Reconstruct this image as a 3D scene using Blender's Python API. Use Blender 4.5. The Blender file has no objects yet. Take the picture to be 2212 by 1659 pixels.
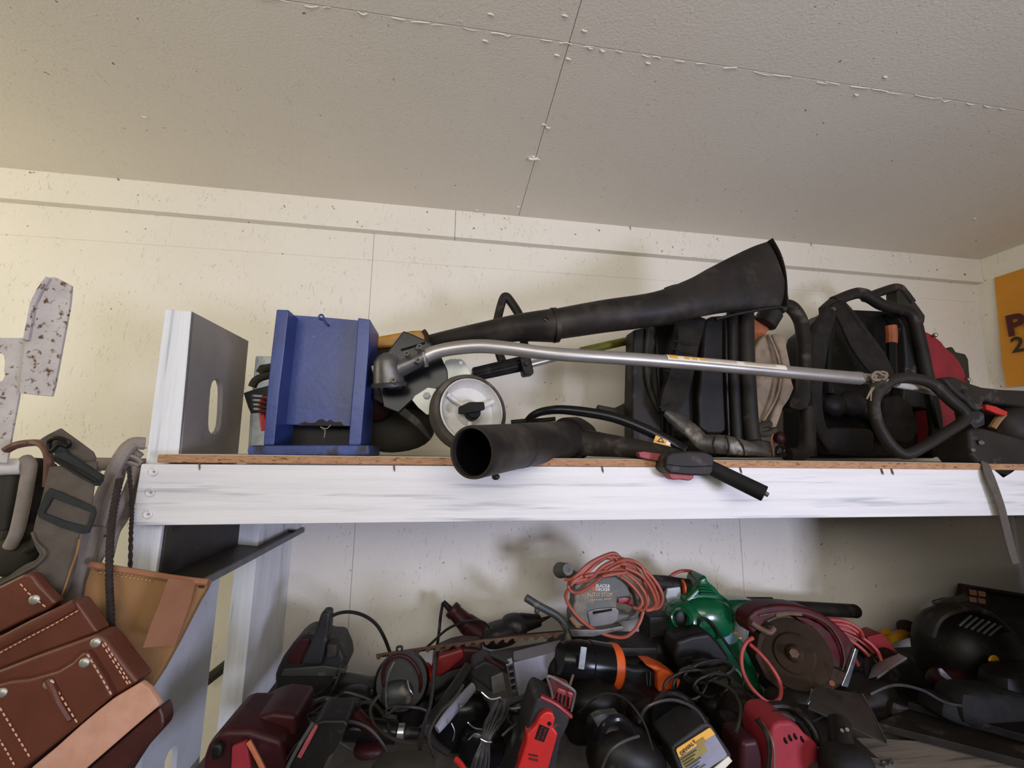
import bpy, bmesh, math, random
from mathutils import Vector, Matrix
from mathutils.geometry import intersect_point_line
random.seed(7)
sc = bpy.context.scene
COL = sc.collection
# ------------------------------------------------------------------ camera
F = 950.0
CAM = Vector((0.0, -1.75, 1.5))
_p, _y, _r = math.radians(9.06), math.radians(7.87), math.radians(0.714)
FWD = Vector((math.sin(_y)*math.cos(_p), math.cos(_y)*math.cos(_p), math.sin(_p)))
_rt = Vector((math.cos(_y), -math.sin(_y), 0.0))
_up = _rt.cross(FWD)
RT = _rt*math.cos(_r) + _up*math.sin(_r)
UP = -_rt*math.sin(_r) + _up*math.cos(_r)
cd = bpy.data.cameras.new('camera')
cam = bpy.data.objects.new('camera', cd)
COL.objects.link(cam)
cd.sensor_width = 36.0
cd.lens = F/2212.0*36.0
cd.clip_start = 0.02
cam.matrix_world = Matrix(((RT.x, UP.x, -FWD.x, CAM.x), (RT.y, UP.y, -FWD.y, CAM.y), (RT.z, UP.z, -FWD.z, CAM.z), (0, 0, 0, 1)))
sc.camera = cam
# ------------------------------------------------------------------ light and exposure
sc.view_settings.view_transform = 'Standard'
sc.view_settings.look = 'None'
sc.view_settings.gamma = 1.0
sc.view_settings.use_curve_mapping = False
sc.view_settings.exposure = 0.13
wd = bpy.data.worlds.new('daylight')
sc.world = wd
wd.use_nodes = True
_bg = wd.node_tree.nodes['Background']
_bg.inputs[0].default_value = (0.75, 0.86, 1.0, 1)
_bg.inputs[1].default_value = 0.15

def area(name, loc, target, sx, sy, power, col, spread=180):
    l = bpy.data.lights.new(name, 'AREA')
    l.shape = 'RECTANGLE'; l.size = sx; l.size_y = sy
    l.energy = power; l.color = col
    l.spread = math.radians(spread)
    o = bpy.data.objects.new(name, l)
    COL.objects.link(o)
    o.location = loc
    d = Vector(target) - Vector(loc)
    o.rotation_euler = d.to_track_quat('-Z', 'Y').to_euler()
    return o
area('window_daylight', (1.95, -3.2, 0.95), (0.1, 0, 1.15), 0.55, 0.6, 17, (0.70, 0.73, 1.0), 95)
area('door_daylight', (-2.8, -1.05, 1.9), (-0.5, 0, 1.95), 0.9, 1.2, 15, (1.0, 0.93, 0.66))
area('garage_door_daylight', (0.0, -3.1, 2.1), (0.4, 0, 1.75), 2.6, 0.7, 35, (1.0, 0.95, 0.89))

# ------------------------------------------------------------------ pixel rays of the photograph -> points at a real depth
def ray(x, y):
    return FWD + RT*((x-1106.0)/F) + UP*((829.5-y)/F)
def PY(x, y, Y):
    d = ray(x, y); return CAM + d*((Y-CAM.y)/d.y)
def PX(x, y, X):
    d = ray(x, y); return CAM + d*((X-CAM.x)/d.x)
def PZ(x, y, Z):
    d = ray(x, y); return CAM + d*((Z-CAM.z)/d.z)
def S(p):
    return (p-CAM).dot(FWD)/F            # metres per pixel at that distance
def W(t, Y=None):
    if isinstance(t, Vector): return t.copy()
    return PY(t[0], t[1], t[2] if len(t) > 2 else Y)

# ------------------------------------------------------------------ materials
def lin(h):
    h = h.lstrip('#')
    out = []
    for i in (0, 2, 4):
        c = int(h[i:i+2], 16)/255.0
        out.append(c/12.92 if c <= 0.04045 else ((c+0.055)/1.055)**2.4)
    return (out[0], out[1], out[2], 1.0)
MATS = {}
def mat(name, c1, c2=None, rough=0.6, metal=0.0, scale=20.0, stretch=(1, 1, 1), bump=0.0, bscale=None, lo=0.4, hi=0.65, detail=6, spec=0.5, c3=None, s3=60, l3=0.62, h3=0.68, coat=0.0, bdist=0.004):
    m = bpy.data.materials.new(name)
    m.use_nodes = True
    nt = m.node_tree; N = nt.nodes; L = nt.links
    b = N['Principled BSDF']
    b.inputs['Roughness'].default_value = rough
    b.inputs['Metallic'].default_value = metal
    b.inputs['Specular IOR Level'].default_value = spec
    b.inputs['Coat Weight'].default_value = coat
    tc = N.new('ShaderNodeTexCoord'); mp = N.new('ShaderNodeMapping')
    mp.inputs['Scale'].default_value = stretch
    L.new(tc.outputs['Object'], mp.inputs['Vector'])
    def noise(sc_, det=detail, rg=0.6):
        n = N.new('ShaderNodeTexNoise'); n.inputs['Scale'].default_value = sc_
        n.inputs['Detail'].default_value = det; n.inputs['Roughness'].default_value = rg
        L.new(mp.outputs['Vector'], n.inputs['Vector']); return n
    def mix(fac, a, bcol):
        x = N.new('ShaderNodeMix'); x.data_type = 'RGBA'
        L.new(fac, x.inputs[0])
        if isinstance(a, tuple): x.inputs[6].default_value = a
        else: L.new(a, x.inputs[6])
        x.inputs[7].default_value = bcol
        return x.outputs[2]
    col = lin(c1)
    if c2:
        n = noise(scale); r = N.new('ShaderNodeMapRange')
        r.inputs['From Min'].default_value = lo; r.inputs['From Max'].default_value = hi
        L.new(n.outputs['Fac'], r.inputs['Value'])
        col = mix(r.outputs['Result'], col, lin(c2))
    if c3:
        n = noise(s3, 3); r = N.new('ShaderNodeMapRange')
        r.inputs['From Min'].default_value = l3; r.inputs['From Max'].default_value = h3
        L.new(n.outputs['Fac'], r.inputs['Value'])
        col = mix(r.outputs['Result'], col, lin(c3))
    if isinstance(col, tuple): b.inputs['Base Color'].default_value = col
    else: L.new(col, b.inputs['Base Color'])
    if bump:
        n = noise(bscale or scale*3, 8, 0.65)
        bp = N.new('ShaderNodeBump'); bp.inputs['Strength'].default_value = bump
        bp.inputs['Distance'].default_value = bdist
        L.new(n.outputs['Fac'], bp.inputs['Height']); L.new(bp.outputs['Normal'], b.inputs['Normal'])
    MATS[name] = m
    return m
def board_mat(name, base, base2, str_amt, dth=0.0, dp=0.0):
    """painted strand board: short raised flakes in random directions, pin marks"""
    m = mat(name, base, base2, rough=0.72, scale=1.6, lo=0.35, hi=0.7, spec=0.3)
    nt = m.node_tree; N = nt.nodes; L = nt.links; b = N['Principled BSDF']
    tc = N.new('ShaderNodeTexCoord')
    hs = []
    for k, (rx, ry, rz, sx, sy, sz, sc_, th) in enumerate(((.2, .35, .5, 1, 1, .34, 74, .60), (.5, -.6, -.4, 1, .8, .36, 92, .60), (.3, 1.2, 1.1, 1, .3, .55, 62, .61))):
        mp = N.new('ShaderNodeMapping'); mp.inputs['Rotation'].default_value = (rx, ry, rz); mp.inputs['Scale'].default_value = (sx, sy, sz)
        mp.inputs['Location'].default_value = (k*3.1, k*1.7, k)
        L.new(tc.outputs['Object'], mp.inputs['Vector'])
        n = N.new('ShaderNodeTexNoise'); n.inputs['Scale'].default_value = sc_; n.inputs['Detail'].default_value = 3; n.inputs['Roughness'].default_value = .6
        n.inputs['Distortion'].default_value = .9
        L.new(mp.outputs['Vector'], n.inputs['Vector'])
        r = N.new('ShaderNodeMapRange'); r.inputs['From Min'].default_value = th+dth-.05; r.inputs['From Max'].default_value = th+dth+.04
        L.new(n.outputs['Fac'], r.inputs['Value']); hs.append(r.outputs['Result'])
    a = N.new('ShaderNodeMath'); a.operation = 'ADD'; L.new(hs[0], a.inputs[0]); L.new(hs[1], a.inputs[1])
    a2 = N.new('ShaderNodeMath'); a2.operation = 'ADD'; L.new(a.outputs[0], a2.inputs[0]); L.new(hs[2], a2.inputs[1])
    f = N.new('ShaderNodeTexNoise'); f.inputs['Scale'].default_value = 160; f.inputs['Detail'].default_value = 4
    L.new(tc.outputs['Object'], f.inputs['Vector'])
    a3 = N.new('ShaderNodeMath'); a3.operation = 'MULTIPLY_ADD'; L.new(f.outputs['Fac'], a3.inputs[0]); a3.inputs[1].default_value = .5; L.new(a2.outputs[0], a3.inputs[2])
    pn = N.new('ShaderNodeTexNoise'); pn.inputs['Scale'].default_value = 5; pn.inputs['Detail'].default_value = 3
    L.new(tc.outputs['Object'], pn.inputs['Vector'])
    pr = N.new('ShaderNodeMapRange'); pr.inputs['From Min'].default_value = .36; pr.inputs['From Max'].default_value = .62; pr.inputs['To Min'].default_value = .15
    L.new(pn.outputs['Fac'], pr.inputs['Value'])
    pm = N.new('ShaderNodeMath'); pm.operation = 'MULTIPLY'; L.new(a2.outputs[0], pm.inputs[0]); L.new(pr.outputs['Result'], pm.inputs[1])
    L.new(pm.outputs[0], a3.inputs[2])
    bp = N.new('ShaderNodeBump'); bp.inputs['Strength'].default_value = str_amt; bp.inputs['Distance'].default_value = .003
    L.new(a3.outputs[0], bp.inputs['Height']); L.new(bp.outputs['Normal'], b.inputs['Normal'])
    # tiny knocked pits, darker
    v = N.new('ShaderNodeTexNoise'); v.inputs['Scale'].default_value = 46; v.inputs['Detail'].default_value = 2
    L.new(tc.outputs['Object'], v.inputs['Vector'])
    r = N.new('ShaderNodeMapRange'); r.inputs['From Min'].default_value = .72+dp; r.inputs['From Max'].default_value = .75+dp
    L.new(v.outputs['Fac'], r.inputs['Value'])
    old = b.inputs['Base Color'].links[0].from_socket
    x = N.new('ShaderNodeMix'); x.data_type = 'RGBA'; L.new(r.outputs['Result'], x.inputs[0]); L.new(old, x.inputs[6]); x.inputs[7].default_value = lin('8a8272')
    L.new(x.outputs[2], b.inputs['Base Color'])
    return m
M_wall = board_mat('painted_wall_board', 'e6e1d5', 'e1dbce', .8, .105, .0)
M_ceil = board_mat('painted_ceiling_board', 'e4ddd0', 'ded7ca', .7, .105, .03)
M_trim = mat('painted_trim', 'e5e0d8', 'ddd7cd', rough=.6, scale=5, stretch=(.3, 3, 3), bump=.25, bscale=60)
M_crack = mat('dark_joint', '8a8272', rough=.9)
M_floor = mat('concrete', '6d6a65', '7d7a74', rough=.85, scale=6, bump=.3)
M_wpaint = mat('white_painted_timber', 'd9d7d5', 'cdcccb', rough=.55, scale=7, stretch=(.35, 1, 9), c3='8f959c', s3=6, l3=.56, h3=.74, bump=.3, bscale=26)
M_wpaintv = mat('white_painted_upright', 'dfe1e3', 'cfd2d6', rough=.55, scale=6, stretch=(9, 4, .35), c3='a2a8ae', s3=6, l3=.62, h3=.74, bump=.35, bscale=24)
M_gsteel = mat('grey_weathered_web', '857f7c', '736d6a', rough=.5, scale=4, c3='6e6560', s3=9, l3=.6, h3=.8, bump=.1, spec=.4)
M_gwhite = mat('pale_grey_painted_web', 'c6c9d0', 'b8bbc2', rough=.6, scale=5, c3='a3a6ac', s3=16, l3=.66, h3=.76, bump=.15)
M_partic = mat('particle_board', 'b08560', '967052', rough=.85, scale=70, stretch=(.6, 1, 2.2), c3='6a3d22', s3=90, l3=.58, h3=.68, bump=.6, bscale=150)
M_particw = mat('particle_board_painted_top', 'cfcac0', 'bdb3a4', rough=.7, scale=12)
M_darksteel = mat('dark_steel', '35322e', '423d38', rough=.45, metal=.3, scale=9, c3='7a746d', s3=38, l3=.7, h3=.76, spec=.22)
M_steellip = mat('steel_lip', '6b6f72', '5c6062', rough=.5, metal=.4, scale=20)
M_rusty = mat('rusty_white_paint', 'bcb6b4', 'a9a3a2', rough=.7, scale=14, c3='5c3f2c', s3=75, l3=.56, h3=.66, bump=.4)
M_blue = mat('blue_gloss_paint', '22346c', '293c79', rough=.38, scale=9, c3='7f88ae', s3=60, l3=.74, h3=.78, bump=.2, bscale=40)
M_bluedirty = mat('blue_dirty_paint', '22315f', '33467f', rough=.5, scale=20, c3='15182a', s3=26, l3=.52, h3=.66, bump=.3)
M_blackp = mat('black_plastic', '12100e', '1b1816', rough=.45, scale=14, c3='3b3733', s3=30, l3=.62, h3=.8, spec=.22)
M_blackd = mat('dusty_black_plastic', '1d1916', '29241f', rough=.55, scale=8, c3='5a5149', s3=14, l3=.58, h3=.78, bump=.12, spec=.22)
M_blackg = mat('gloss_black_plastic', '131314', rough=.22, spec=.22)
M_blackr = mat('black_rubber', '121111', '1c1a19', rough=.7, scale=25, bump=.25, spec=.22)
M_tube = mat('scuffed_black_tube', '1e1b19', '2d2824', rough=.5, scale=6, c3='4d443d', s3=11, l3=.5, h3=.95, bump=.12, spec=.22)
M_tubein = mat('tube_shade_black', '070606', rough=.9, spec=.05)  # near-black for the shade inside the blower tube
M_fabric = mat('dark_nylon', '1c1916', '27231f', rough=.85, scale=30, bump=.35, bscale=220, spec=.22)
M_pad = mat('black_vinyl_pad', '141211', '1e1b1a', rough=.5, scale=10, bump=.25, bscale=30, spec=.22)
M_tape = mat('worn_silver_black_tape', '2e2a26', '4b453d', rough=.36, scale=18, c3='8b8478', s3=22, l3=.58, h3=.72, bump=.5, bscale=40)
M_alu = mat('aluminium_tube', 'aaa6a1', '928d88', rough=.36, metal=.65, scale=12, stretch=(.3, 1, 1), bump=.06)
M_cast = mat('cast_aluminium', '6a6969', '585655', rough=.4, metal=.75, scale=20, bump=.15)
M_zinc = mat('zinc_plate', 'a9aca4', '979a92', rough=.45, metal=.5, scale=18)
M_galv = mat('galvanised_sheet', 'a4aaaa', '8f9696', rough=.42, metal=.6, scale=45, bump=.06)
M_white = mat('white_grey_plastic', 'c9c7c3', 'b5b2ad', rough=.5, scale=12, c3='8d8780', s3=14, l3=.6, h3=.75)
M_tire = mat('dusty_rubber_tyre', '3a3531', '4f4740', rough=.8, scale=16, c3='776b5e', s3=12, l3=.55, h3=.75)
M_yellow = mat('dirty_yellow_plastic', 'b98318', 'a06c12', rough=.45, scale=18, c3='4c3110', s3=20, l3=.55, h3=.72)
M_lime = mat('lime_yellow_sleeve', '86831d', '6e6b18', rough=.5, scale=30, c3='4a471a', s3=40, l3=.58, h3=.7)
M_ylabel = mat('yellow_label', 'd7a13a', 'cf9530', rough=.5, scale=20)
M_label = mat('white_label', 'd9d4c4', 'cfc8b6', rough=.5, scale=20)
M_print = mat('label_print', '2a2723', rough=.6)
M_tan = mat('tan_cotton_cover', '8a7a68', '776754', rough=.9, scale=20, c3='5e5041', s3=10, l3=.55, h3=.75, bump=.5, bscale=60)
M_orangeb = mat('dull_orange_plastic', 'a35a33', '8b4a2a', rough=.6, scale=16)
M_redp = mat('red_plastic', '801f22', '701b1d', rough=.42, scale=14)
M_redd = mat('dark_red_plastic', '381518', '2a1012', rough=.45, scale=14, c3='3a2a28', s3=20, l3=.55, h3=.75, spec=.22)
M_redl = mat('dusty_crimson_plastic', '8e2b33', '7a242c', rough=.55, scale=9, c3='5c3230', s3=14, l3=.6, h3=.78, spec=.22)
M_red2 = mat('bright_red_plastic', 'b8211c', 'a41d19', rough=.4, scale=14)
M_redtrig = mat('dusty_red_trigger', '8f3a3c', '7f3234', rough=.6, scale=30)
M_green = mat('green_plastic', '0f5c38', '0c4c2e', rough=.25, scale=8, c3='3c6a4c', s3=22, l3=.68, h3=.8, coat=.3)
M_saw = mat('worn_dark_red_paint', '4a1115', '330e0c', rough=.5, scale=9, c3='3a2a22', s3=16, l3=.52, h3=.66, spec=.3)
M_lead = mat('shiny_black_lead', '2b2a2b', '383738', rough=.28, scale=40, spec=.6)
M_orange = mat('orange_plastic', 'd35a22', 'bd4d1b', rough=.45, scale=16)
M_cordo = mat('orange_red_cord', 'a4513d', '944534', rough=.5, scale=30, c3='7d3a2d', s3=30, l3=.62, h3=.75)
M_cordr = mat('dull_red_cord', 'a8403a', '8f332f', rough=.5, scale=30)
M_cordb = mat('black_cord', '1d1b1b', '2c2928', rough=.38, scale=30, spec=.22)
M_greyt = mat('grey_green_plastic', '3b3f3c', '343734', rough=.5, scale=12, c3='83796a', s3=18, l3=.56, h3=.72)
M_greyc = mat('grey_blue_casing', '83838f', '757580', rough=.5, scale=10, c3='5b5b62', s3=20, l3=.65, h3=.8)
M_greyd = mat('dark_grey_casing', '2b2a2b', '232223', rough=.5, scale=12, c3='5f5b58', s3=22, l3=.6, h3=.75, spec=.22)
M_greym = mat('mid_grey_metal', '6f6b66', '5e5a56', rough=.45, metal=.5, scale=20, c3='3f3a35', s3=25, l3=.6, h3=.75)
M_rust = mat('rusted_blade', '33271d', '403022', rough=.75, metal=.2, scale=12, c3='2a211a', s3=24, l3=.5, h3=.7, bump=.3, spec=.22)
M_rustbar = mat('rusty_brown_steel', '6b5243', '54402f', rough=.7, metal=.3, scale=30)
M_silver = mat('bright_steel', 'b8b8ba', 'a0a0a2', rough=.25, metal=.9, scale=30)
M_sheet = mat('dull_steel_plate', '55524c', '494640', rough=.42, metal=.5, scale=14, c3='3a3733', s3=20, l3=.6, h3=.75)
M_leather = mat('red_brown_leather', '5c3020', '502818', rough=.45, scale=9, c3='6f412c', s3=7, l3=.6, h3=.8, bump=.18, bscale=150)
M_leatherd = mat('dark_maroon_leather', '441f1a', '391915', rough=.42, scale=12, bump=.2, bscale=120)
M_leathere = mat('cut_leather_edge', 'bd9078', 'b2846a', rough=.75, scale=30, bump=.15)
M_suede = mat('tan_suede', '8f6b45', '82603c', rough=.95, scale=8, c3='8a6238', s3=6, l3=.6, h3=.8, bump=.3, bscale=200)
M_suede2 = mat('orange_tan_leather', '94664a', '8a5c40', rough=.8, scale=14, bump=.1)
M_thread = mat('cream_thread', 'c99a80', rough=.8)
M_thread2 = mat('tan_thread', 'c99c63', rough=.8)
M_rivet = mat('rivet_metal', 'a19f92', rough=.4, metal=.6)
M_webbing = mat('grey_webbing', '5c544c', '544c45', rough=.9, scale=40, bump=.5, bscale=350, spec=.22)
M_webedge = mat('dark_webbing', '1c201f', '232726', rough=.85, scale=60, bump=.3, bscale=300)
M_greyh = mat('grey_dusty_hose', '8a8078', '7a7068', rough=.85, scale=22, c3='a89e92', s3=16, l3=.6, h3=.78, bump=.3)
M_brownl = mat('brown_leather_strap', '6b4a3a', '573a2d', rough=.5, scale=22)
M_rope = mat('dark_brown_rope', '2e231f', '211a17', rough=.85, scale=60, bump=.4)
M_pvc = mat('white_pvc', 'd5d0ca', 'c6c0b9', rough=.5, scale=20)
M_poster = mat('orange_yellow_sheet', 'd08c22', 'c5831f', rough=.6, scale=6)
M_posterd = mat('maroon_ink', '4a120f', rough=.6)
M_ink = mat('black_ink', '2e2412', rough=.6)
M_wood = mat('dusty_plank', '8a8178', '776e65', rough=.8, scale=10, stretch=(.5, 6, 6), c3='4f4741', s3=10, l3=.55, h3=.75, bump=.3)
M_cloth = mat('dusty_shelf_liner', '6d665c', '5d564d', rough=.9, scale=14, c3='4f4942', s3=12, l3=.5, h3=.7)
M_whitetxt = mat('white_print', 'd8d4d0', rough=.5)
M_goldtxt = mat('pale_gold_print', 'b79a7c', rough=.5)
M_clearp = mat('milky_housing', '9ba19f', '868c8a', rough=.3, scale=20)
M_jig = mat('dusty_grey_green_casing', '5d5f5a', '52544f', rough=.6, scale=12, c3='7a6f5c', s3=24, l3=.5, h3=.66, bump=.2)
M_olive = mat('dusty_olive_rubber', '35322a', '2b2923', rough=.7, scale=16, spec=.22)

# ------------------------------------------------------------------ objects
def wloc(o):
    v = Vector((0, 0, 0))
    while o is not None:
        v += o.location; o = o.parent
    return v
def finish(bm, name, m, parent, origin=None, sharp=0.6):
    bmesh.ops.recalc_face_normals(bm, faces=bm.faces)
    for e in bm.edges:
        if len(e.link_faces) == 2 and e.calc_face_angle(0) > sharp: e.smooth = False
    for f in bm.faces: f.smooth = True
    if origin is None:
        origin = wloc(parent) if parent is not None else Vector((0, 0, 0))
    bmesh.ops.translate(bm, verts=bm.verts, vec=-origin)
    me = bpy.data.meshes.new(name); bm.to_mesh(me); bm.free()
    me.materials.append(m)
    o = bpy.data.objects.new(name, me)
    COL.objects.link(o)
    o.location = origin - (wloc(parent) if parent is not None else Vector((0, 0, 0)))
    if parent is not None: o.parent = parent
    if sharp < 1: 
        w_ = o.modifiers.new('weighted', 'WEIGHTED_NORMAL'); w_.keep_sharp = True; w_.weight = 80
    return o
def part(parent, name, bm, m, label=None, kind=None, sharp=0.6):
    if isinstance(bm, (list, tuple)): bm = join(*bm)
    o = finish(bm, name, m, parent, sharp=sharp)
    if label: o['label'] = label
    if kind: o['kind'] = kind
    return o
def thing(name, label, cat, base, group=None):
    o = bpy.data.objects.new(name, None)
    o.empty_display_size = .05
    COL.objects.link(o)
    o.location = W(base)
    o['label'] = label; o['category'] = cat
    if group: o['group'] = group
    return o
def single(name, label, cat, bm, m, group=None, kind=None):
    if isinstance(bm, (list, tuple)): bm = join(*bm)
    zs = [v.co for v in bm.verts]
    org = Vector((sum(v.x for v in zs)/len(zs), sum(v.y for v in zs)/len(zs), min(v.z for v in zs)))
    o = finish(bm, name, m, None, origin=org)
    o['label'] = label; o['category'] = cat
    if group: o['group'] = group
    if kind: o['kind'] = kind
    return o
def struct(name, bm, m, parent=None):
    if isinstance(bm, (list, tuple)): bm = join(*bm)
    o = finish(bm, name, m, parent)
    if parent is None: o['kind'] = 'structure'
    return o
# ------------------------------------------------------------------ shapes (each returns a bmesh in world space)
def join(*bms):
    out = bmesh.new()
    for b in bms:
        me = bpy.data.meshes.new('t'); b.to_mesh(me); out.from_mesh(me); b.free(); bpy.data.meshes.remove(me)
    return out
def bev(bm, w, seg=2):
    if w > 0:
        es = [e for e in bm.edges if len(e.link_faces) == 2 and e.calc_face_angle(0) > .35]
        bmesh.ops.bevel(bm, geom=es, offset=w, segments=seg, affect='EDGES', profile=.5, clamp_overlap=True)
    return bm
def wbox(lo, hi, b=0.0, seg=1):
    bm = bmesh.new()
    bmesh.ops.create_cube(bm, size=1)
    for v in bm.verts:
        v.co = Vector([(lo[i]+hi[i])/2 + v.co[i]*(hi[i]-lo[i]) for i in range(3)])
    return bev(bm, b, seg)
def basis(rot=0, yaw=0, pit=0):
    return Matrix.Rotation(math.radians(yaw), 3, 'Z') @ Matrix.Rotation(math.radians(-rot), 3, 'Y') @ Matrix.Rotation(math.radians(pit), 3, 'X')
def box(c, w, h, d, rot=0, yaw=0, pit=0, b=2.0, seg=2, Y=None, taper=1.0):
    """centre pixel, width/height/depth in photo pixels at that depth; rot = counter-clockwise in the picture plane of the wall"""
    p = W(c, Y); s = S(p); B = basis(rot, yaw, pit)
    bm = bmesh.new(); bmesh.ops.create_cube(bm, size=1)
    for v in bm.verts:
        k = taper if v.co.z > 0 else 1.0
        v.co = p + B @ Vector((v.co.x*w*s*k, v.co.y*d*s*k, v.co.z*h*s))
    return bev(bm, b*s, seg)
def ell(c, rx, ry, rz, rot=0, yaw=0, pit=0, n=2.0, Y=None, seg=20, cutlo=None):
    """superellipsoid housing; n=2 ellipsoid, larger = boxier. ry is depth"""
    p = W(c, Y); s = S(p); B = basis(rot, yaw, pit)
    bm = bmesh.new(); bmesh.ops.create_uvsphere(bm, u_segments=seg, v_segments=max(8, seg*2//3), radius=1)
    for v in bm.verts:
        q = v.co
        k = (abs(q.x)**n + abs(q.y)**n + abs(q.z)**n)**(-1.0/n)
        q = q*k
        if cutlo is not None and q.z < cutlo: q.z = cutlo
        v.co = p + B @ Vector((q.x*rx*s, q.y*ry*s, q.z*rz*s))
    return bm
def ext(pts, Y, th, b=0.0, seg=2, holes=()):
    """outline given by rays of the photograph, front face at depth Y, th metres thick towards the wall"""
    bm = bmesh.new(); edges = []
    for loop in [pts]+list(holes):
        vs = [bm.verts.new(W(p, Y)) for p in loop]
        edges += [bm.edges.new((vs[i], vs[(i+1) % len(vs)])) for i in range(len(vs))]
    if holes:
        bmesh.ops.triangle_fill(bm, edges=edges, use_beauty=True, use_dissolve=False, normal=Vector((0, -1, 0)))
    else:
        bm.faces.new(bm.verts)
    r = bmesh.ops.extrude_face_region(bm, geom=list(bm.faces))
    for g in r['geom']:
        if isinstance(g, bmesh.types.BMVert): g.co.y += th
    bmesh.ops.recalc_face_normals(bm, faces=bm.faces)
    return bev(bm, b, seg)
def rr(cx, cy, w, h, r, rot=0, n=4):
    """rounded rectangle outline in photo pixels"""
    out = []
    a0 = math.radians(rot)
    for sx, sy, st in ((1, 1, 0), (-1, 1, 90), (-1, -1, 180), (1, -1, 270)):
        for k in range(n+1):
            a = math.radians(st + 90*k/n)
            x = sx*(w/2-r) + r*math.cos(a); y = sy*(h/2-r) + r*math.sin(a)
            out.append((cx + x*math.cos(a0) + y*math.sin(a0), cy - (-x*math.sin(a0) + y*math.cos(a0))))
    return out
def oval(cx, cy, rx, ry, rot=0, n=24, a0=0, a1=360):
    out = []; t = math.radians(rot)
    full = abs(a1-a0) >= 360
    for k in range(n if full else n+1):
        a = math.radians(a0 + (a1-a0)*k/n)
        x = rx*math.cos(a); y = ry*math.sin(a)
        out.append((cx + x*math.cos(t) - y*math.sin(t), cy - (x*math.sin(t) + y*math.cos(t))))
    return out
def crom(P, sub, closed=False):
    n = len(P); out = []
    if n < 3 and not closed: return [list(p) for p in P]
    rng = range(n) if closed else range(n-1)
    for i in rng:
        p0 = P[(i-1) % n] if closed or i > 0 else P[0]
        p1 = P[i]; p2 = P[(i+1) % n]
        p3 = P[(i+2) % n] if closed or i+2 < n else P[-1]
        for k in range(sub):
            t = k/sub
            out.append([0.5*((2*b) + (-a+c)*t + (2*a-5*b+4*c-d)*t*t + (-a+3*b-3*c+d)*t**3) for a, b, c, d in zip(p0, p1, p2, p3)])
    if not closed: out.append(list(P[-1]))
    return out
def tube(pts, r, rb=None, Y=None, n=8, sub=5, closed=False, sq=False, caps=True):
    """swept tube. pts = (x, y, Y[, ra[, rb]]) ; radii in photo pixels; ra in the plane of the picture, rb in depth"""
    full = []
    for p in pts:
        if isinstance(p, Vector):
            q = [p.x, p.y, p.z]; ra = r; r2 = rb if rb is not None else r; s = S(p)
            full.append(q+[ra*s, r2*s]); continue
        y = p[2] if len(p) > 2 and p[2] is not None else Y
        w = PY(p[0], p[1], y); s = S(w)
        ra = p[3] if len(p) > 3 else r
        r2 = p[4] if len(p) > 4 else (rb if rb is not None else ra)
        full.append([w.x, w.y, w.z, ra*s, r2*s])
    Q = crom(full, sub, closed) if sub > 1 else full
    bm = bmesh.new(); rings = []; N = len(Q); prev = None
    for i, q in enumerate(Q):
        a = Q[(i-1) % N] if closed or i > 0 else Q[0]
        c = Q[(i+1) % N] if closed or i < N-1 else Q[-1]
        t = Vector(c[:3]) - Vector(a[:3])
        t = t.normalized() if t.length > 1e-9 else Vector((1, 0, 0))
        nn = t.cross(Vector((0, 1, 0)))
        if prev is not None and nn.length < .35:
            nn = prev - t*prev.dot(t)
        nn = nn.normalized() if nn.length > 1e-6 else Vector((0, 0, 1))
        if prev is not None and nn.dot(prev) < 0 and q[3] == q[4]: nn = -nn
        prev = nn; bb = t.cross(nn).normalized()
        ring = []
        for k in range(n):
            an = 2*math.pi*(k+.5)/n
            ca, sa = math.cos(an), math.sin(an)
            if sq:
                m = max(abs(ca), abs(sa)); ca /= m; sa /= m
                ca = max(-1, min(1, ca)); sa = max(-1, min(1, sa))
            ring.append(bm.verts.new(Vector(q[:3]) + nn*ca*q[3] + bb*sa*q[4]))
        rings.append(ring)
    M = len(rings)
    for i in range(M if closed else M-1):
        A, B = rings[i], rings[(i+1) % M]
        for k in range(n):
            bm.faces.new((A[k], A[(k+1) % n], B[(k+1) % n], B[k]))
    if not closed and caps:
        bm.faces.new(rings[0][::-1]); bm.faces.new(rings[-1])
    return bm
def lathe(p0, p1, prof, n=24, Y=None, closed=True, flat=None):
    """surface of revolution between two points; prof = (t along axis, radius in photo pixels)"""
    a = W(p0, Y); b = W(p1, Y); ax = (b-a); L_ = ax.length; ax = ax.normalized()
    u = ax.cross(Vector((0, 0, 1)))
    if u.length < .1: u = ax.cross(Vector((1, 0, 0)))
    u.normalize(); v = ax.cross(u).normalized()
    s = (S(a)+S(b))/2
    bm = bmesh.new(); rings = []
    for t, r in prof:
        c = a + ax*L_*t
        if r <= 0: rings.append([bm.verts.new(c)]); continue
        rings.append([bm.verts.new(c + (u*math.cos(2*math.pi*k/n) + v*math.sin(2*math.pi*k/n))*r*s) for k in range(n)])
    for A, B in zip(rings, rings[1:]):
        for k in range(n):
            k2 = (k+1) % n
            if len(A) == 1 and len(B) == 1: continue
            if len(A) == 1: bm.faces.new((A[0], B[k], B[k2]))
            elif len(B) == 1: bm.faces.new((A[k], A[k2], B[0]))
            else: bm.faces.new((A[k], A[k2], B[k2], B[k]))
    if closed:
        for R_ in (rings[0], rings[-1]):
            if len(R_) > 2:
                try: bm.faces.new(R_)
                except ValueError: pass
    return bm
def cyl(p0, p1, r, r2=None, n=16, b=.12, Y=None):
    r2 = r if r2 is None else r2
    L_ = max((W(p1, Y)-W(p0, Y)).length, 1e-5)/S(W(p0, Y))
    e = min(.3, b*min(r, r2)/L_) if L_ else .1
    k = 1-b
    return lathe(p0, p1, [(0, 0), (0, r*k), (e, r), (1-e, r2), (1, r2*k), (1, 0)], n=n, Y=Y)
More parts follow.
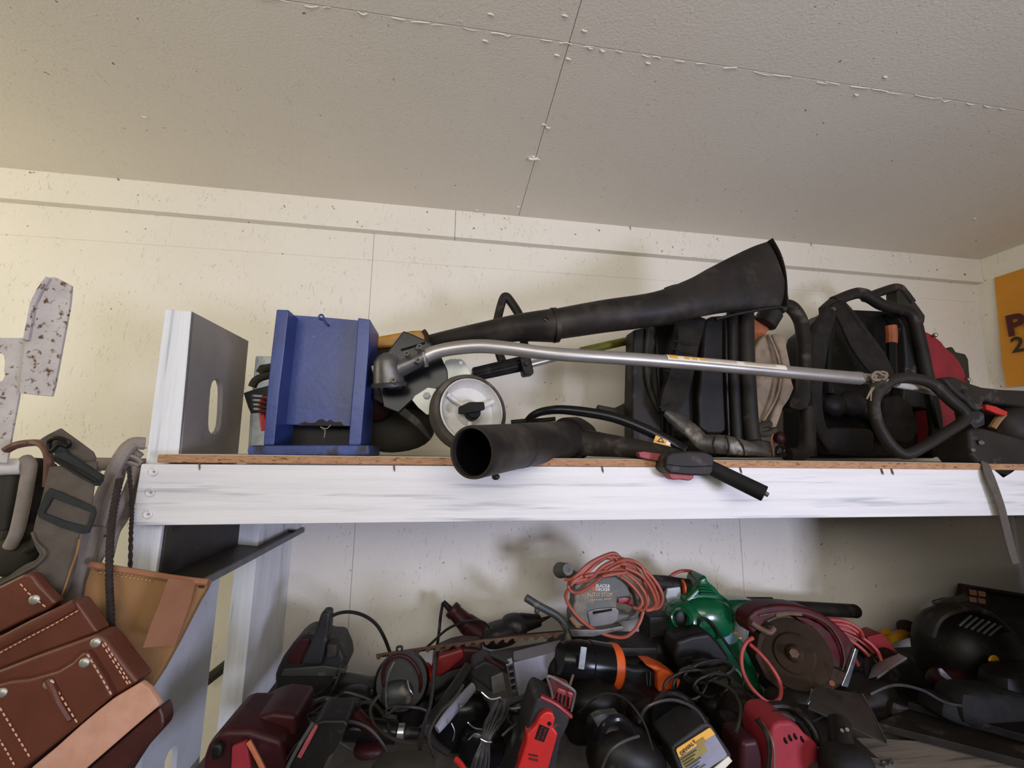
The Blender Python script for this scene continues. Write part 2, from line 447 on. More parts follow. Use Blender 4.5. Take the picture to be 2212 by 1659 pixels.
def pt(p, dx=0, dy=0, dz=0):
    return W(p) + Vector((dx, dy, dz))
def cord(pts, r=3, Y=None, sub=6, n=7, closed=False):
    return tube(pts, r, Y=Y, n=n, sub=sub, closed=closed)
def coil(c, rx, ry, turns, r, Y, jit=6, seed=1, depth=.02, rot=0, a0=0):
    rnd = random.Random(seed); pts = []
    t = math.radians(rot)
    for k in range(int(turns*10)+1):
        a = math.radians(a0 + 36*k)
        j = 1 + rnd.uniform(-jit, jit)/100
        x = rx*math.cos(a)*j; y = ry*math.sin(a)*(1+rnd.uniform(-jit, jit)/100)
        pts.append((c[0] + x*math.cos(t) + y*math.sin(t) + rnd.uniform(-jit, jit)*.2, c[1] + x*-math.sin(t) + y*math.cos(t) + rnd.uniform(-jit, jit)*.2, Y + depth*math.sin(a*0.37+seed) + rnd.uniform(-.2, .2)*depth))
    return tube(pts, r, n=6, sub=3)
def stitches(pts, Y, ln=7, gap=4, w=2.4, out=.002):
    """row of thread stitches along a polyline on the surface at depth Y"""
    bms = []
    for a, b in zip(pts, pts[1:]):
        ax, ay, bx, by = a[0], a[1], b[0], b[1]
        ya = a[2] if len(a) > 2 else Y; yb = b[2] if len(b) > 2 else Y
        L_ = math.hypot(bx-ax, by-ay); k = max(1, int(L_/(ln+gap)))
        for i in range(k):
            t0 = i/k; t1 = (i + ln/(ln+gap))/k
            q = [(ax+(bx-ax)*t, ay+(by-ay)*t, ya+(yb-ya)*t-out) for t in (t0, (t0+t1)/2, t1)]
            bms.append(tube([(q[0][0], q[0][1], q[0][2], w*.35), (q[1][0], q[1][1], q[1][2], w*.5), (q[2][0], q[2][1], q[2][2], w*.35)], w*.5, n=5, sub=1))
    return join(*bms)
def disc(c, rx, Y, th=.003, ry=None, n=20):
    return ext(oval(c[0], c[1], rx, ry or rx, n=n), Y, th, b=th*.4, seg=1)
def text(parent, name, s, c, size, m, rot=0, yaw=0, pit=0, bold=0.0, B=None, depth=.0006, align='CENTER', squash=1.0):
    cu = bpy.data.curves.new('t', 'FONT'); cu.body = s; cu.size = 1.0
    cu.align_x = align; cu.align_y = 'CENTER'; cu.extrude = 0.0; cu.offset = bold; cu.resolution_u = 3
    ob = bpy.data.objects.new('t', cu); COL.objects.link(ob)
    dg = bpy.context.evaluated_depsgraph_get(); dg.update()
    me = bpy.data.meshes.new_from_object(ob.evaluated_get(dg))
    bpy.data.objects.remove(ob)
    bm = bmesh.new(); bm.from_mesh(me); bpy.data.meshes.remove(me)
    p = W(c); sz = size*S(p)
    BB = B or basis(rot, yaw, pit)
    r = bmesh.ops.extrude_face_region(bm, geom=list(bm.faces))
    for v in [g for g in r['geom'] if isinstance(g, bmesh.types.BMVert)]: v.co.z = -1
    for v in bm.verts:
        q = v.co
        v.co = p + BB @ Vector((q.x*sz*squash, -q.z*depth, q.y*sz))
    return finish(bm, name, m, parent)
# ================================================================== the room
def zc(x): return 2.5 - 0.0081*(x-0.27)           # the ceiling drops slightly to the right
def slab(x0, x1, y0, y1, up, th, b=0.0):
    bm = bmesh.new()
    vs = [bm.verts.new((x, y, zc(x)+up+dz)) for dz in (0, th) for x, y in ((x0, y0), (x1, y0), (x1, y1), (x0, y1))]
    for f in ((0, 1, 2, 3), (4, 5, 6, 7), (0, 1, 5, 4), (1, 2, 6, 5), (2, 3, 7, 6), (3, 0, 4, 7)): bm.faces.new([vs[i] for i in f])
    bmesh.ops.recalc_face_normals(bm, faces=bm.faces)
    return bev(bm, b, 2)
XR = 2.576
XL = -3.0
YF = -4.6
struct('floor', wbox((XL-.1, YF, -.1), (XR+.2, .2, 0)), M_floor)
ceil = struct('ceiling', slab(XL-.1, XR+.2, YF, .25, .012, .08), M_crack)
g = .0006
for x0, x1, y0, y1 in ((XL, .257-g, -.841+g, .02), (.257+g, XR+.05, -.841+g, .02), (XL, .257-g, -2.1, -.841-g), (.257+g, XR+.05, -2.1, -.841-g), (XL, .257-g, -4.5, -2.1-g), (.257+g, XR+.05, -4.5, -2.1-g)):
    part(ceil, 'panel', slab(x0, x1, y0, y1, 0, .0115, .0018), M_ceil)
# paint ridges along the long ceiling joint, staple humps
rnd = random.Random(3)
bl = []
for (x0, x1, n_) in ((-1.2, 2.5, 60),):
    for k in range(n_):
        x = x0 + (x1-x0)*(k+rnd.random()*.8)/n_
        l_ = rnd.uniform(.015, .06)
        bl.append(tube([Vector((x, -.838+rnd.uniform(-.0035, .0035), zc(x))), Vector((x+l_/2, -.838+rnd.uniform(-.0035, .0035), zc(x)-.0012)), Vector((x+l_, -.838+rnd.uniform(-.0035, .0035), zc(x)))], rnd.uniform(.6, 1.4), n=6, sub=3))
for (x, y) in ((1060, 33), (1048, 90), (1220, 35), (1262, 66), (1203, 120), (1228, 128), (1275, 103), (1302, 108), (1400, 136), (1850, 200), (1912, 162), (310, 258), (1152, 338), (1146, 345), (1162, 345), (1175, 270), (1184, 276), (1120, 447), (1030, 455), (2105, 465)):
    p = PZ(x, y, 2.499)
    bl.append(tube([Vector((p.x-.006, p.y, zc(p.x)+.0005)), Vector((p.x, p.y+rnd.uniform(-.003, .003), zc(p.x)-.002)), Vector((p.x+.007, p.y+.002, zc(p.x)+.0005))], 1.7, n=6, sub=3))
part(ceil, 'paint_ridge', bl, M_ceil, kind='stuff')
# a staple standing out of the ceiling joint
p = PZ(1152, 342, 2.499)
part(ceil, 'staple', tube([Vector((p.x-.011, p.y, zc(p.x))), Vector((p.x-.012, p.y-.004, zc(p.x)-.008)), Vector((p.x+.010, p.y-.006, zc(p.x)-.007)), Vector((p.x+.012, p.y-.001, zc(p.x)))], 2.6, n=6, sub=4), M_trim)
# back wall: painted strand board sheets
wb = struct('wall_back', wbox((XL-.1, .012, 0), (XR+.2, .15, 2.62)), M_crack)
for x0, x1, z0, z1 in ((XL, -.337-g, 0, 2.2717), (-.337+g, 1.207-g, 0, 2.2717), (1.207+g, XR+.05, 0, 2.2717), (XL, -.337-g, 2.2720, 2.56), (-.337+g, 1.207-g, 2.2720, 2.56), (1.207+g, XR+.05, 2.2720, 2.56)):
    part(wb, 'panel', wbox((x0, 0, z0), (x1, .0119, z1), .0012, 1), M_wall)
def batten(x0, x1, zb=.119):
    bm = bmesh.new()
    vs = [bm.verts.new((x, y, zc(x)-d)) for y in (-.033, .002) for x, d in ((x0, zb), (x1, zb), (x1, -.004), (x0, -.004))]
    for f in ((0, 1, 2, 3), (4, 5, 6, 7), (0, 1, 5, 4), (1, 2, 6, 5), (2, 3, 7, 6), (3, 0, 4, 7)): bm.faces.new([vs[i] for i in f])
    bmesh.ops.recalc_face_normals(bm, faces=bm.faces)
    return bev(bm, .003, 2)
struct('trim_1', batten(XL, -.009-.0005), M_wall)
struct('trim_2', batten(-.009+.0005, XR), M_wall)
struct('wall_right', wbox((XR, YF, 0), (XR+.15, .15, 2.62)), M_wall)
struct('wall_left', wbox((XL-.15, YF, 0), (XL, .15, 2.62)), M_wall)
# wall behind the photographer with the garage door opening
struct('wall_front', [wbox((XL, YF-.15, 2.15), (XR, YF, 2.62)), wbox((XL, YF-.15, 0), (-2.2, YF, 2.15))], M_wall)
# ------------------------------------------------------------------ orange-yellow printed sheet on the right wall
t = thing('printed_sheet', 'orange-yellow printed sheet with maroon letters hanging on the right wall', 'sheet', PX(2200, 835, XR-.03))
def psheet():
    bm = bmesh.new(); rows = []
    L_ = [(2148, 600), (2155, 660), (2163, 720), (2170, 780), (2182, 836)]
    R_ = [(2400, 520), (2400, 600), (2400, 690), (2400, 780), (2400, 870)]
    for i, ((xa, ya), (xb, yb)) in enumerate(zip(L_, R_)):
        row = []
        for k in range(9):
            f = k/8
            q = PX(xa, ya, XR-.012)
            q2 = Vector((XR-.012, q.y-.42, q.z))
            v = q.lerp(q2, f)
            v.x -= .012*math.sin(k*1.5+i*.6)*(i/4)**1.5 + .012*(i/4)
            row.append(bm.verts.new(v))
        rows.append(row)
    for a, b in zip(rows, rows[1:]):
        for k in range(8): bm.faces.new((a[k], a[k+1], b[k+1], b[k]))
    r = bmesh.ops.extrude_face_region(bm, geom=list(bm.faces))
    for gm in r['geom']:
        if isinstance(gm, bmesh.types.BMVert): gm.co.x += .003
    return bm
part(t, 'sheet', psheet(), M_poster, sharp=1.2)
BR = Matrix(((0, 1, 0), (-1, 0, 0), (0, 0, 1)))
text(t, 'lettering', 'Po', PX(2173, 708, XR-.030), 62, M_posterd, B=BR, bold=.035, align='LEFT', depth=.0015)
text(t, 'lettering', '2', PX(2184, 748, XR-.031), 46, M_ink, B=BR, bold=.02, align='LEFT', depth=.0015)

# ================================================================== shelving
SH = 1.49                       # top of the upper board
sh = thing('wall_shelf', 'long white-painted timber shelf with a bare particle board top', 'shelf', Vector((-.65, -.66, 0)))
def prism(pts, lo, hi, axis, b=0.0, seg=1):
    """polygon of (u,v) in the plane normal to axis"""
    bm = bmesh.new()
    def mk(u, v, w): return {'x': (w, u, v), 'y': (u, w, v), 'z': (u, v, w)}[axis]
    A = [bm.verts.new(mk(u, v, lo)) for u, v in pts]; B = [bm.verts.new(mk(u, v, hi)) for u, v in pts]
    bm.faces.new(A); bm.faces.new(B)
    for i in range(len(A)): bm.faces.new((A[i], A[(i+1) % len(A)], B[(i+1) % len(B)], B[i]))
    bmesh.ops.recalc_face_normals(bm, faces=bm.faces)
    return bev(bm, b, seg)
part(sh, 'shelf_board', wbox((-.618, -.702, SH-.017), (2.57, -.004, SH), .0015), M_partic)
part(sh, 'board_paint', wbox((-.612, -.697, SH), (2.56, -.01, SH+.0012)), M_particw, label='pale painted top face of the board')
bp_ = [(-.652, 1.343), (2.40, 1.352), (2.40, 1.478), (-.649, 1.470)]
part(sh, 'front_beam', prism(bp_, -.700, -.662, 'y', .003, 2), M_wpaint)
for (x, y) in ((332, 1019), (325, 1064), (320, 1111)):
    q = part(sh, 'screw', lathe((x, y, -.7005), pt((x, y, -.7005), dy=-.0035), [(0, 8.5), (.5, 9.5), (.8, 9), (1, 7), (.5, 5), (.45, 0)], n=18), M_wpaint)
    part(q, 'recess', disc((x-.5, y), 2.4, -.7045, .003, n=8), M_crack)
for x in (428, 1301, 1600, 1905, 1927, 850):
    p = PY(x, 1016, -.703)
    part(sh, 'nail', lathe(Vector((x_ := p.x, -.7015, 1.474)), Vector((x_+.003, -.7035, 1.456)), [(0, 1.6), (.6, 1.8), (1, 0)], n=6), M_rustbar)
# uprights: front one runs past the board, rear one against the wall
T0 = PY(356, 667, -.662); T1 = PY(413, 672, -.662)
XA, XB = PY(315, 1000, -.662).x, PY(385, 975, -.662).x
up = thing('upper_end_upright', 'tall grey slotted end upright with white front face, left of blue box', 'upright', Vector((XB, -.66, SH)))
def quadbox(p4, q4, b=.0015):
    bm = bmesh.new(); A = [bm.verts.new(v) for v in p4]; B = [bm.verts.new(v) for v in q4]
    bm.faces.new(A); bm.faces.new(B)
    for i in range(4): bm.faces.new((A[i], A[(i+1) % 4], B[(i+1) % 4], B[i]))
    bmesh.ops.recalc_face_normals(bm, faces=bm.faces)
    return bev(bm, b, 2)
fz = 1.462
a_, b_, c_, d_ = PY(313, 1008, -.662), PY(383, 1008, -.662), PY(413, 672, -.662), PY(356, 667, -.662)
off = Vector((0, .014, 0))
part(up, 'front_face', quadbox([a_, b_, c_, d_], [v+off for v in (a_, b_, c_, d_)], .002), M_wpaintv)
def webplane(px, py, x0):
    return PX(px, py, x0)
def web(xp, outline, slots, th, name, parent, m):
    bm = bmesh.new(); edges = []
    for loop in [outline]+slots:
        vs = [bm.verts.new(Vector((xp(v), v[0], v[1]))) for v in loop]
        edges += [bm.edges.new((vs[i], vs[(i+1) % len(vs)])) for i in range(len(vs))]
    bmesh.ops.triangle_fill(bm, edges=edges, use_beauty=True, use_dissolve=False, normal=Vector((1, 0, 0)))
    r = bmesh.ops.extrude_face_region(bm, geom=list(bm.faces))
    for gm in r['geom']:
        if isinstance(gm, bmesh.types.BMVert): gm.co.x -= th
    return part(parent, name, bm, m)
def xup(v):                                   # the web leans slightly like the front face
    t_ = (v[1]-b_.z)/(c_.z-b_.z)
    return b_.x + (c_.x-b_.x)*t_
def yz(px, py, x): q = PX(px, py, x); return (q.y, q.z)
xm = (b_.x+c_.x)/2
q1 = yz(537, 737, c_.x); q0 = yz(515, 976, b_.x)
sl = []
for (x, y) in oval(469, 877, 14, 58, rot=-4.5, n=28): 
    pass
def stad(cx, cy, w, h, rot=0, n=7):
    return rr(cx, cy, w, h, w/2*.98, rot=rot, n=n)
sl = [yz(x, y, xm) for x, y in [(467, 818), (473, 818), (478, 824), (481, 836), (481, 850), (478, 890), (474, 920), (469, 932), (461, 938), (453, 937), (448, 930), (447, 915), (450, 880), (455, 840), (459, 826)]]
web(xup, [(-.660, b_.z), (q0[0], b_.z), (q1[0], q1[1]), (-.660, c_.z)], [sl], .012, 'web', up, M_gsteel)
# lower front upright under the beam
a2, b2, c2, d2 = PY(196, 1750, -.662), PY(258, 1750, -.662), PY(350, 1135, -.662), PY(286, 1135, -.662)
XW = c2.x
a2 = Vector((d2.x, -.662, 0)); b2 = Vector((XW, -.662, 0))
part(sh, 'front_post', quadbox([a2, b2, c2, d2], [v+Vector((0, .038, 0)) for v in (a2, b2, c2, d2)], .002), M_wpaintv)
slw = [yz(x, y, XW) for x, y in [(352, 1700), (356, 1645), (364, 1625), (374, 1612), (381, 1610), (384, 1622), (382, 1645), (378, 1700), (372, 1760), (360, 1765)]]
web(lambda v: XW, [(-.622, 0), (-.375, 0), (-.375, 1.343), (-.622, 1.343)], [slw], .012, 'end_panel', sh, M_gwhite)
# rear upright
r0 = PY(487, 1400, -.3).x; r1 = PY(535, 1400, -.3).x
rp = part(sh, 'rear_post', wbox((r0, -.3, 0), (r1, -.001, SH-.02), .003, 2), M_wpaintv)
# dark steel rail from the front beam to the wall
rl = thing('steel_support_rail', 'dark steel angle rail under the left end of the shelf', 'rail', Vector((-.55, -.35, 1.218)))
part(rl, 'web', wbox((XW+.001, -.655, 1.205), (XW+.006, -.003, 1.34), .001), M_darksteel)
part(rl, 'flange', prism([(XW+.006, 1.222), (-.516, 1.214), (-.516, 1.219), (XW+.006, 1.228)], -.668, -.03, 'y', .0008), M_darksteel)
part(rl, 'lip', wbox((-.518, -.672, 1.211), (-.512, -.001, 1.228), .0015), M_steellip)
part(rl, 'flange_light', wbox((-.60, -.05, 1.224), (-.522, -.002, 1.25), .006, 2), M_pvc, label='white block painted for light on the flange')  # white block stands for light falling on the flange by the wall
part(rl, 'sticker', prism([(-.63, 1.343), (-.56, 1.343), (-.59, 1.326), (-.63, 1.318)], XW+.006, XW+.0068, 'x'), M_greyd)
# lower shelf
LS = .72
ls = thing('lower_shelf', 'low dusty shelf holding the heap of power tools', 'shelf', Vector((.7, -.5, LS)))
part(ls, 'shelf_board', wbox((-.60, -1.08, LS-.02), (2.57, -.003, LS), .002), M_cloth)
part(ls, 'front_rail', wbox((-.60, -1.06, LS-.11), (2.57, -1.02, LS-.02), .003), M_wpaint)
# grey pipe behind the rear upright
single('grey_stick', 'thin grey-green stick slanting up behind the rear white post', 'stick', tube([(440, 1475, -.05), (520, 1412, -.05)], 11, n=10, sub=1), M_olive)

# ================================================================== left foreground, hanging gear
t = thing('rusty_bracket', 'rusty white metal plate with an upright tab at the left edge', 'bracket', (20, 1000, -.74))
part(t, 'plate', ext([(-60, 729), (56, 730), (48, 800), (39, 862), (26, 930), (14, 1000), (-60, 1000)], -.74, .005, .001, holes=[[(-20, 765), (2, 762), (9, 770), (10, 786), (8, 800), (10, 812), (4, 823), (-20, 826)]]), M_rusty)
part(t, 'tab', ext([(109, 598), (118, 598), (154, 617), (150, 660), (134, 745), (118, 830), (111, 856), (75, 853), (41, 849), (46, 800), (54, 735), (62, 700), (70, 655), (86, 626)], -.765, .006, .0012), M_rusty)
part(t, 'folded_edge', tube([(106, 600, -.768), (86, 628, -.769), (72, 657, -.769), (64, 700, -.769), (57, 735, -.769)], 4.5, rb=6, sub=1, sq=True), M_rusty)
single('white_pipe', 'white plastic pipe end poking right from the left edge', 'pipe', [cyl((-120, 1012, -.72), (52, 1007, -.70), 18, n=20)], M_pvc)
single('grey_pipe', 'short grey pipe behind the grey hoses, left of the shelf beam', 'pipe', [cyl((195, 1002, -.60), (322, 1004, -.60), 14, n=14)], M_greyh)
t = thing('hose_bundle', 'dusty grey hose looped in several strands over the shelf end', 'hose', (170, 1300, -.72))
for pts, r in (([(312, 958, -.655), (285, 960, -.67), (262, 985, -.69), (238, 1035, -.70), (212, 1095, -.71), (200, 1145, -.72)], 14),
               ([(200, 1140, -.73), (185, 1190, -.74), (166, 1250, -.75), (146, 1330, -.75)], 23),
               ([(300, 975, -.65), (262, 1012, -.66), (252, 1040, -.68), (232, 1095, -.69), (214, 1160, -.70)], 12),
               ([(296, 1008, -.67), (275, 1062, -.68), (254, 1105, -.69), (226, 1165, -.70)], 9),
               ([(299, 1012, -.64), (291, 1060, -.65), (268, 1120, -.66), (250, 1150, -.67), (236, 1205, -.68)], 8),
               ([(226, 1160, -.72), (214, 1200, -.725), (195, 1240, -.73)], 10)):
    part(t, 'strand', tube(pts, r, n=10, sub=6), M_greyh)
part(t, 'binding', coil((281, 992), 26, 8, 3, 4, -.675, 10, 4, .006, rot=-20), M_greyh)
def helix(pts, R, r, turns, ph=0):
    full = [list(PY(*p)) for p in pts]; Q = crom(full, 16); n = len(Q); out = []
    for i, q in enumerate(Q):
        q = Vector(q); tt = (Vector(Q[min(i+1, n-1)])-Vector(Q[max(i-1, 0)])).normalized()
        a = tt.cross(Vector((0, 1, 0))).normalized(); b = tt.cross(a)
        an = 2*math.pi*turns*i/n + ph; s = S(q)
        out.append(q + (a*math.cos(an)+b*math.sin(an))*R*s)
    return tube(out, r, n=6, sub=1)
rp_ = [(259, 1036, -.745), (246, 1100, -.77), (238, 1170, -.79), (236, 1250, -.80), (239, 1320, -.803), (241, 1400, -.806)]
t = thing('twisted_rope', 'dark brown twisted rope hanging in front of the tan pouch', 'rope', (241, 1400, -.80))
for k in range(3): part(t, 'strand', helix(rp_, 3.6, 4.0, 13, k*2.094), M_rope)
t = thing('thin_rope', 'thin dark rope hanging beside the left end of the white beam', 'rope', (281, 1235, -.71))
for k in range(2): part(t, 'strand', helix([(278, 1008, -.70), (283, 1060, -.712), (285, 1100, -.714), (283, 1150, -.712), (281, 1240, -.71)], 1.8, 2.6, 12, k*3.14), M_rope)
# dark gear far left
t = thing('grey_gloves', 'limp olive grey work glove hanging at the left edge', 'glove', (30, 1270, -.66))
part(t, 'palm', ell((22, 1195, -.66), 46, 26, 46, rot=-28, n=2.4), M_olive)
for k, (x0, y0, x1, y1, r) in enumerate(((8, 1170, 14, 1128, 10), (28, 1160, 44, 1124, 11), (48, 1165, 66, 1135, 10), (58, 1190, 80, 1165, 9))):
    part(t, 'finger', tube([(x0, y0, -.67), ((x0+x1)/2+2, (y0+y1)/2, -.675), (x1, y1, -.67)], r, n=9, sub=4), M_olive)
part(t, 'cuff', tube([(50, 1240, -.655), (30, 1262, -.66), (-10, 1280, -.66)], 26, rb=18, n=10, sub=3), M_olive)
single('dark_cloth_bag', 'black cloth bundle behind the grey webbing strap', 'bag', [ell((58, 1080, -.58), 60, 30, 90, n=2.6), ell((20, 1100, -.60), 50, 30, 70, n=2.5), ell((120, 1200, -.60), 60, 25, 60, n=2.4)], M_fabric)
single('bent_grey_tube', 'bent pale grey tube dropping down from the white pipe', 'tube', tube([(56, 993, -.70), (64, 1005, -.71), (58, 1045, -.715), (48, 1100, -.71), (36, 1150, -.70), (22, 1180, -.69)], 12, n=12), M_greyh)
single('dark_tube', 'dark upright tube at the left edge under the pipe', 'tube', tube([(22, 1028, -.69), (14, 1075, -.69), (4, 1140, -.68)], 15, n=12), M_olive)
# webbing braces
t = thing('webbing_brace', 'grey webbing tool belt brace with dark keeper and black buckle', 'strap', (140, 1290, -.80))
part(t, 'upper_strap', ext([(86, 949), (104, 938), (130, 925), (165, 950), (200, 976), (206, 989), (204, 996), (217, 1020), (180, 1005), (150, 985), (110, 962)], -.775, .004, .001), M_webbing)
part(t, 'strap', tube([(160, 1003, -.79, 45, 3.5), (150, 1055, -.80, 48, 3.5), (140, 1105, -.81, 50, 3.5), (126, 1150, -.815, 46, 3.5), (128, 1190, -.82, 36, 4), (118, 1225, -.82, 42, 4), (90, 1262, -.818, 58, 4), (55, 1300, -.815, 66, 4)], 40, sq=True, n=8, sub=6), M_webbing)
part(t, 'strap_edge', tube([(70, 1150, -.82), (78, 1170, -.825), (97, 1192, -.832), (90, 1210, -.828), (60, 1232, -.826), (0, 1262, -.824)], 3, n=6), M_webbing, label='pale stitched edge')
kp = part(t, 'keeper', ext([(106, 1054), (150, 1072), (202, 1095), (206, 1108), (202, 1122), (190, 1152), (176, 1154), (130, 1140), (82, 1118), (80, 1105), (96, 1066)], -.822, .005, .0015, holes=[[(112, 1076), (150, 1090), (196, 1107), (186, 1137), (140, 1126), (94, 1108)]]), M_webedge)
part(kp, 'loop', ext([(111, 1075), (155, 1091), (203, 1108), (191, 1142), (140, 1130), (92, 1112)], -.816, .003, .001), M_webbing)
bk = part(t, 'buckle', ext([(111, 983), (139, 976), (175, 1000), (217, 1027), (215, 1040), (206, 1051), (160, 1026), (116, 998)], -.805, .012, .002), M_webedge)
part(bk, 'buckle_bar', tube([(118, 990, -.812), (160, 1012, -.815), (208, 1040, -.812)], 4, n=6), M_blackp)
part(bk, 'buckle_ring', tube([(106, 955, -.79), (120, 946, -.795), (145, 952, -.795), (147, 964, -.79), (128, 960, -.79), (110, 975, -.79)], 5, n=7, closed=True), M_blackp)
part(t, 'dark_loop', ext([(108, 965), (128, 952), (150, 985), (122, 992)], -.79, .008, .002), M_webedge)
single('brown_leather_loop', 'curved brown leather strap behind the webbing buckle', 'strap', tube([(14, 972, -.765), (34, 962, -.765), (62, 957, -.755), (88, 958, -.76), (102, 975, -.762), (106, 1000, -.76), (103, 1050, -.755)], 7, rb=10, n=8, sq=True), M_brownl)
single('thin_tan_cord', 'thin tan cord lying along the edge of the webbing brace', 'cord', tube([(172, 1165, -.83), (166, 1195, -.835), (155, 1225, -.828), (140, 1270, -.826), (128, 1300, -.824)], 2, n=6), M_suede)
# tan suede pouch
t = thing('suede_pouch', 'tan suede tool pouch behind the rope, with an orange-tan flap', 'pouch', (260, 1490, -.79))
part(t, 'body', ext([(196, 1218), (249, 1228), (300, 1237), (360, 1246), (405, 1252), (450, 1257), (440, 1280), (426, 1302), (404, 1345), (379, 1394), (362, 1425), (346, 1454), (322, 1490), (290, 1530), (230, 1500), (249, 1410), (207, 1341), (183, 1311), (177, 1294), (182, 1260)], -.775, .022, .006, 3), M_suede)
part(t, 'flap', ext([(363, 1250, -.835), (423, 1256, -.785), (412, 1300, -.788), (396, 1345, -.79), (378, 1396, -.79), (345, 1397, -.815), (308, 1400, -.845), (325, 1350, -.845), (345, 1300, -.842)], None, .004, .0012), M_suede2)
part(t, 'rolled_top', tube([(196, 1220, -.775), (249, 1229, -.778), (300, 1237, -.78), (360, 1247, -.782), (410, 1254, -.782), (450, 1258, -.78)], 7, n=9), M_suede2)
part(t, 'stitching', stitches([(215, 1236, -.776), (270, 1246, -.776), (330, 1255, -.777)], None, 5, 3, 2.2), M_thread2, kind='stuff')
part(t, 'stitching', stitches([(240, 1236, -.776), (300, 1245, -.776), (340, 1250, -.777)], None, 5, 3, 2.2), M_thread2, kind='stuff')
part(t, 'slot', ext([(428, 1265), (441, 1265), (440, 1271), (429, 1270)], -.7765, .002), M_leatherd)
part(t, 'stain', ext([(205, 1222), (218, 1225), (214, 1236), (204, 1232)], -.7765, .002, .0005), M_brownl)
# red-brown leather tool belt
t = thing('leather_tool_pouch', 'red-brown leather tool pouch with riveted pockets and pale stitching', 'pouch', (120, 1659, -.88))
part(t, 'back_panel', ext([(-80, 1300), (0, 1266), (50, 1241), (69, 1241), (122, 1302), (172, 1313), (210, 1363), (300, 1474), (353, 1560), (300, 1640), (200, 1800), (-80, 1800)], -.84, .012, .003), M_leatherd)
part(t, 'top_pocket', ext([(-80, 1300), (0, 1266), (50, 1241), (69, 1241), (83, 1261), (122, 1302), (102, 1319), (50, 1342), (0, 1366), (-80, 1398)], -.862, .02, .005, 3), M_leather)
part(t, 'belt_flap', ext([(-80, 1400), (0, 1374), (60, 1342), (110, 1318), (155, 1297), (166, 1300), (175, 1313), (194, 1340), (212, 1366), (150, 1390), (80, 1415), (0, 1447), (-80, 1470)], -.874, .03, .005, 3), M_leather)
part(t, 'flap_hem', tube([(-80, 1418, -.876), (0, 1389, -.876), (60, 1358, -.876), (110, 1333, -.876), (162, 1305, -.876)], 11, rb=4, n=8, sq=True, sub=3), M_leather)
part(t, 'pocket_front', ext([(-80, 1480), (0, 1447), (80, 1416), (150, 1391), (210, 1369), (226, 1380), (243, 1402), (272, 1440), (300, 1474), (270, 1492), (243, 1509), (205, 1538), (171, 1568), (120, 1610), (55, 1662), (0, 1700), (-80, 1760)], -.888, .04, .006, 3), M_leather)
part(t, 'inner_pocket', ext([(-80, 1500), (-30, 1486), (22, 1472), (60, 1468), (91, 1460), (125, 1450), (155, 1432), (172, 1415), (186, 1407), (198, 1423), (222, 1462), (243, 1504), (205, 1536), (171, 1565), (120, 1606), (66, 1648), (0, 1698), (-80, 1755)], -.900, .02, .005, 3), M_leather)
part(t, 'pocket_fold', tube([(104, 1468, -.902), (116, 1492, -.904), (128, 1520, -.904), (150, 1555, -.901)], 7, rb=8, n=8), M_leather)
part(t, 'leather_band', ext([(304, 1474), (322, 1488), (336, 1508), (345, 1524), (320, 1545), (293, 1568), (240, 1614), (188, 1659), (120, 1720), (20, 1720), (69, 1657), (120, 1615), (172, 1568), (210, 1536), (243, 1510), (275, 1491)], -.896, .012, .003), M_leathere, label='pale cut leather band')
part(t, 'bottom_roll', ext([(346, 1526), (352, 1545), (354, 1562), (350, 1576), (310, 1620), (277, 1656), (230, 1720), (130, 1720), (188, 1662), (240, 1616), (293, 1570)], -.885, .03, .008, 3), M_leatherd, label='dark maroon bottom edge')
part(t, 'flap_stitching', stitches([(-20, 1418, -.8785), (0, 1410, -.8785), (60, 1378, -.8785), (110, 1352, -.8785), (172, 1317, -.8785)], None, 7, 4, 3, .001), M_thread, kind='stuff')
for a in ([(221, 1391), (250, 1437), (279, 1482)], [(226, 1388), (254, 1432), (284, 1480)]):
    part(t, 'edge_stitching', stitches([(x, y, -.889) for x, y in a], None, 7, 4, 3.2, .001), M_thread, kind='stuff')
for a in ([(189, 1413), (216, 1458), (243, 1504)], [(125, 1493), (147, 1529), (169, 1565)], [(0, 1529), (33, 1584), (66, 1638)], [(-10, 1585), (10, 1615), (33, 1656)]):
    part(t, 'pocket_stitching', stitches([(x, y, -.902) for x, y in a], None, 7, 4, 3.4, .001), M_thread, kind='stuff')
part(t, 'pocket_stitching', stitches([(44, 1261, -.864), (60, 1280, -.864), (102, 1314, -.864)], None, 7, 4, 3, .001), M_thread, kind='stuff')
for x, y, Y in ((75, 1295, -.863), (207, 1388, -.889), (183, 1431, -.901), (106, 1477, -.903), (5, 1496, -.901)):
    part(t, 'rivet', lathe((x, y, Y), pt((x, y, Y), dx=.0006, dy=-.004), [(0, 10), (.3, 10), (.7, 8), (.95, 4), (1, 0)], n=18), M_rivet)

# ================================================================== on the upper shelf
part(sh, 'wall_cleat', wbox((-.60, -.022, SH), (2.5, -.001, SH+.022), .002), M_trim)
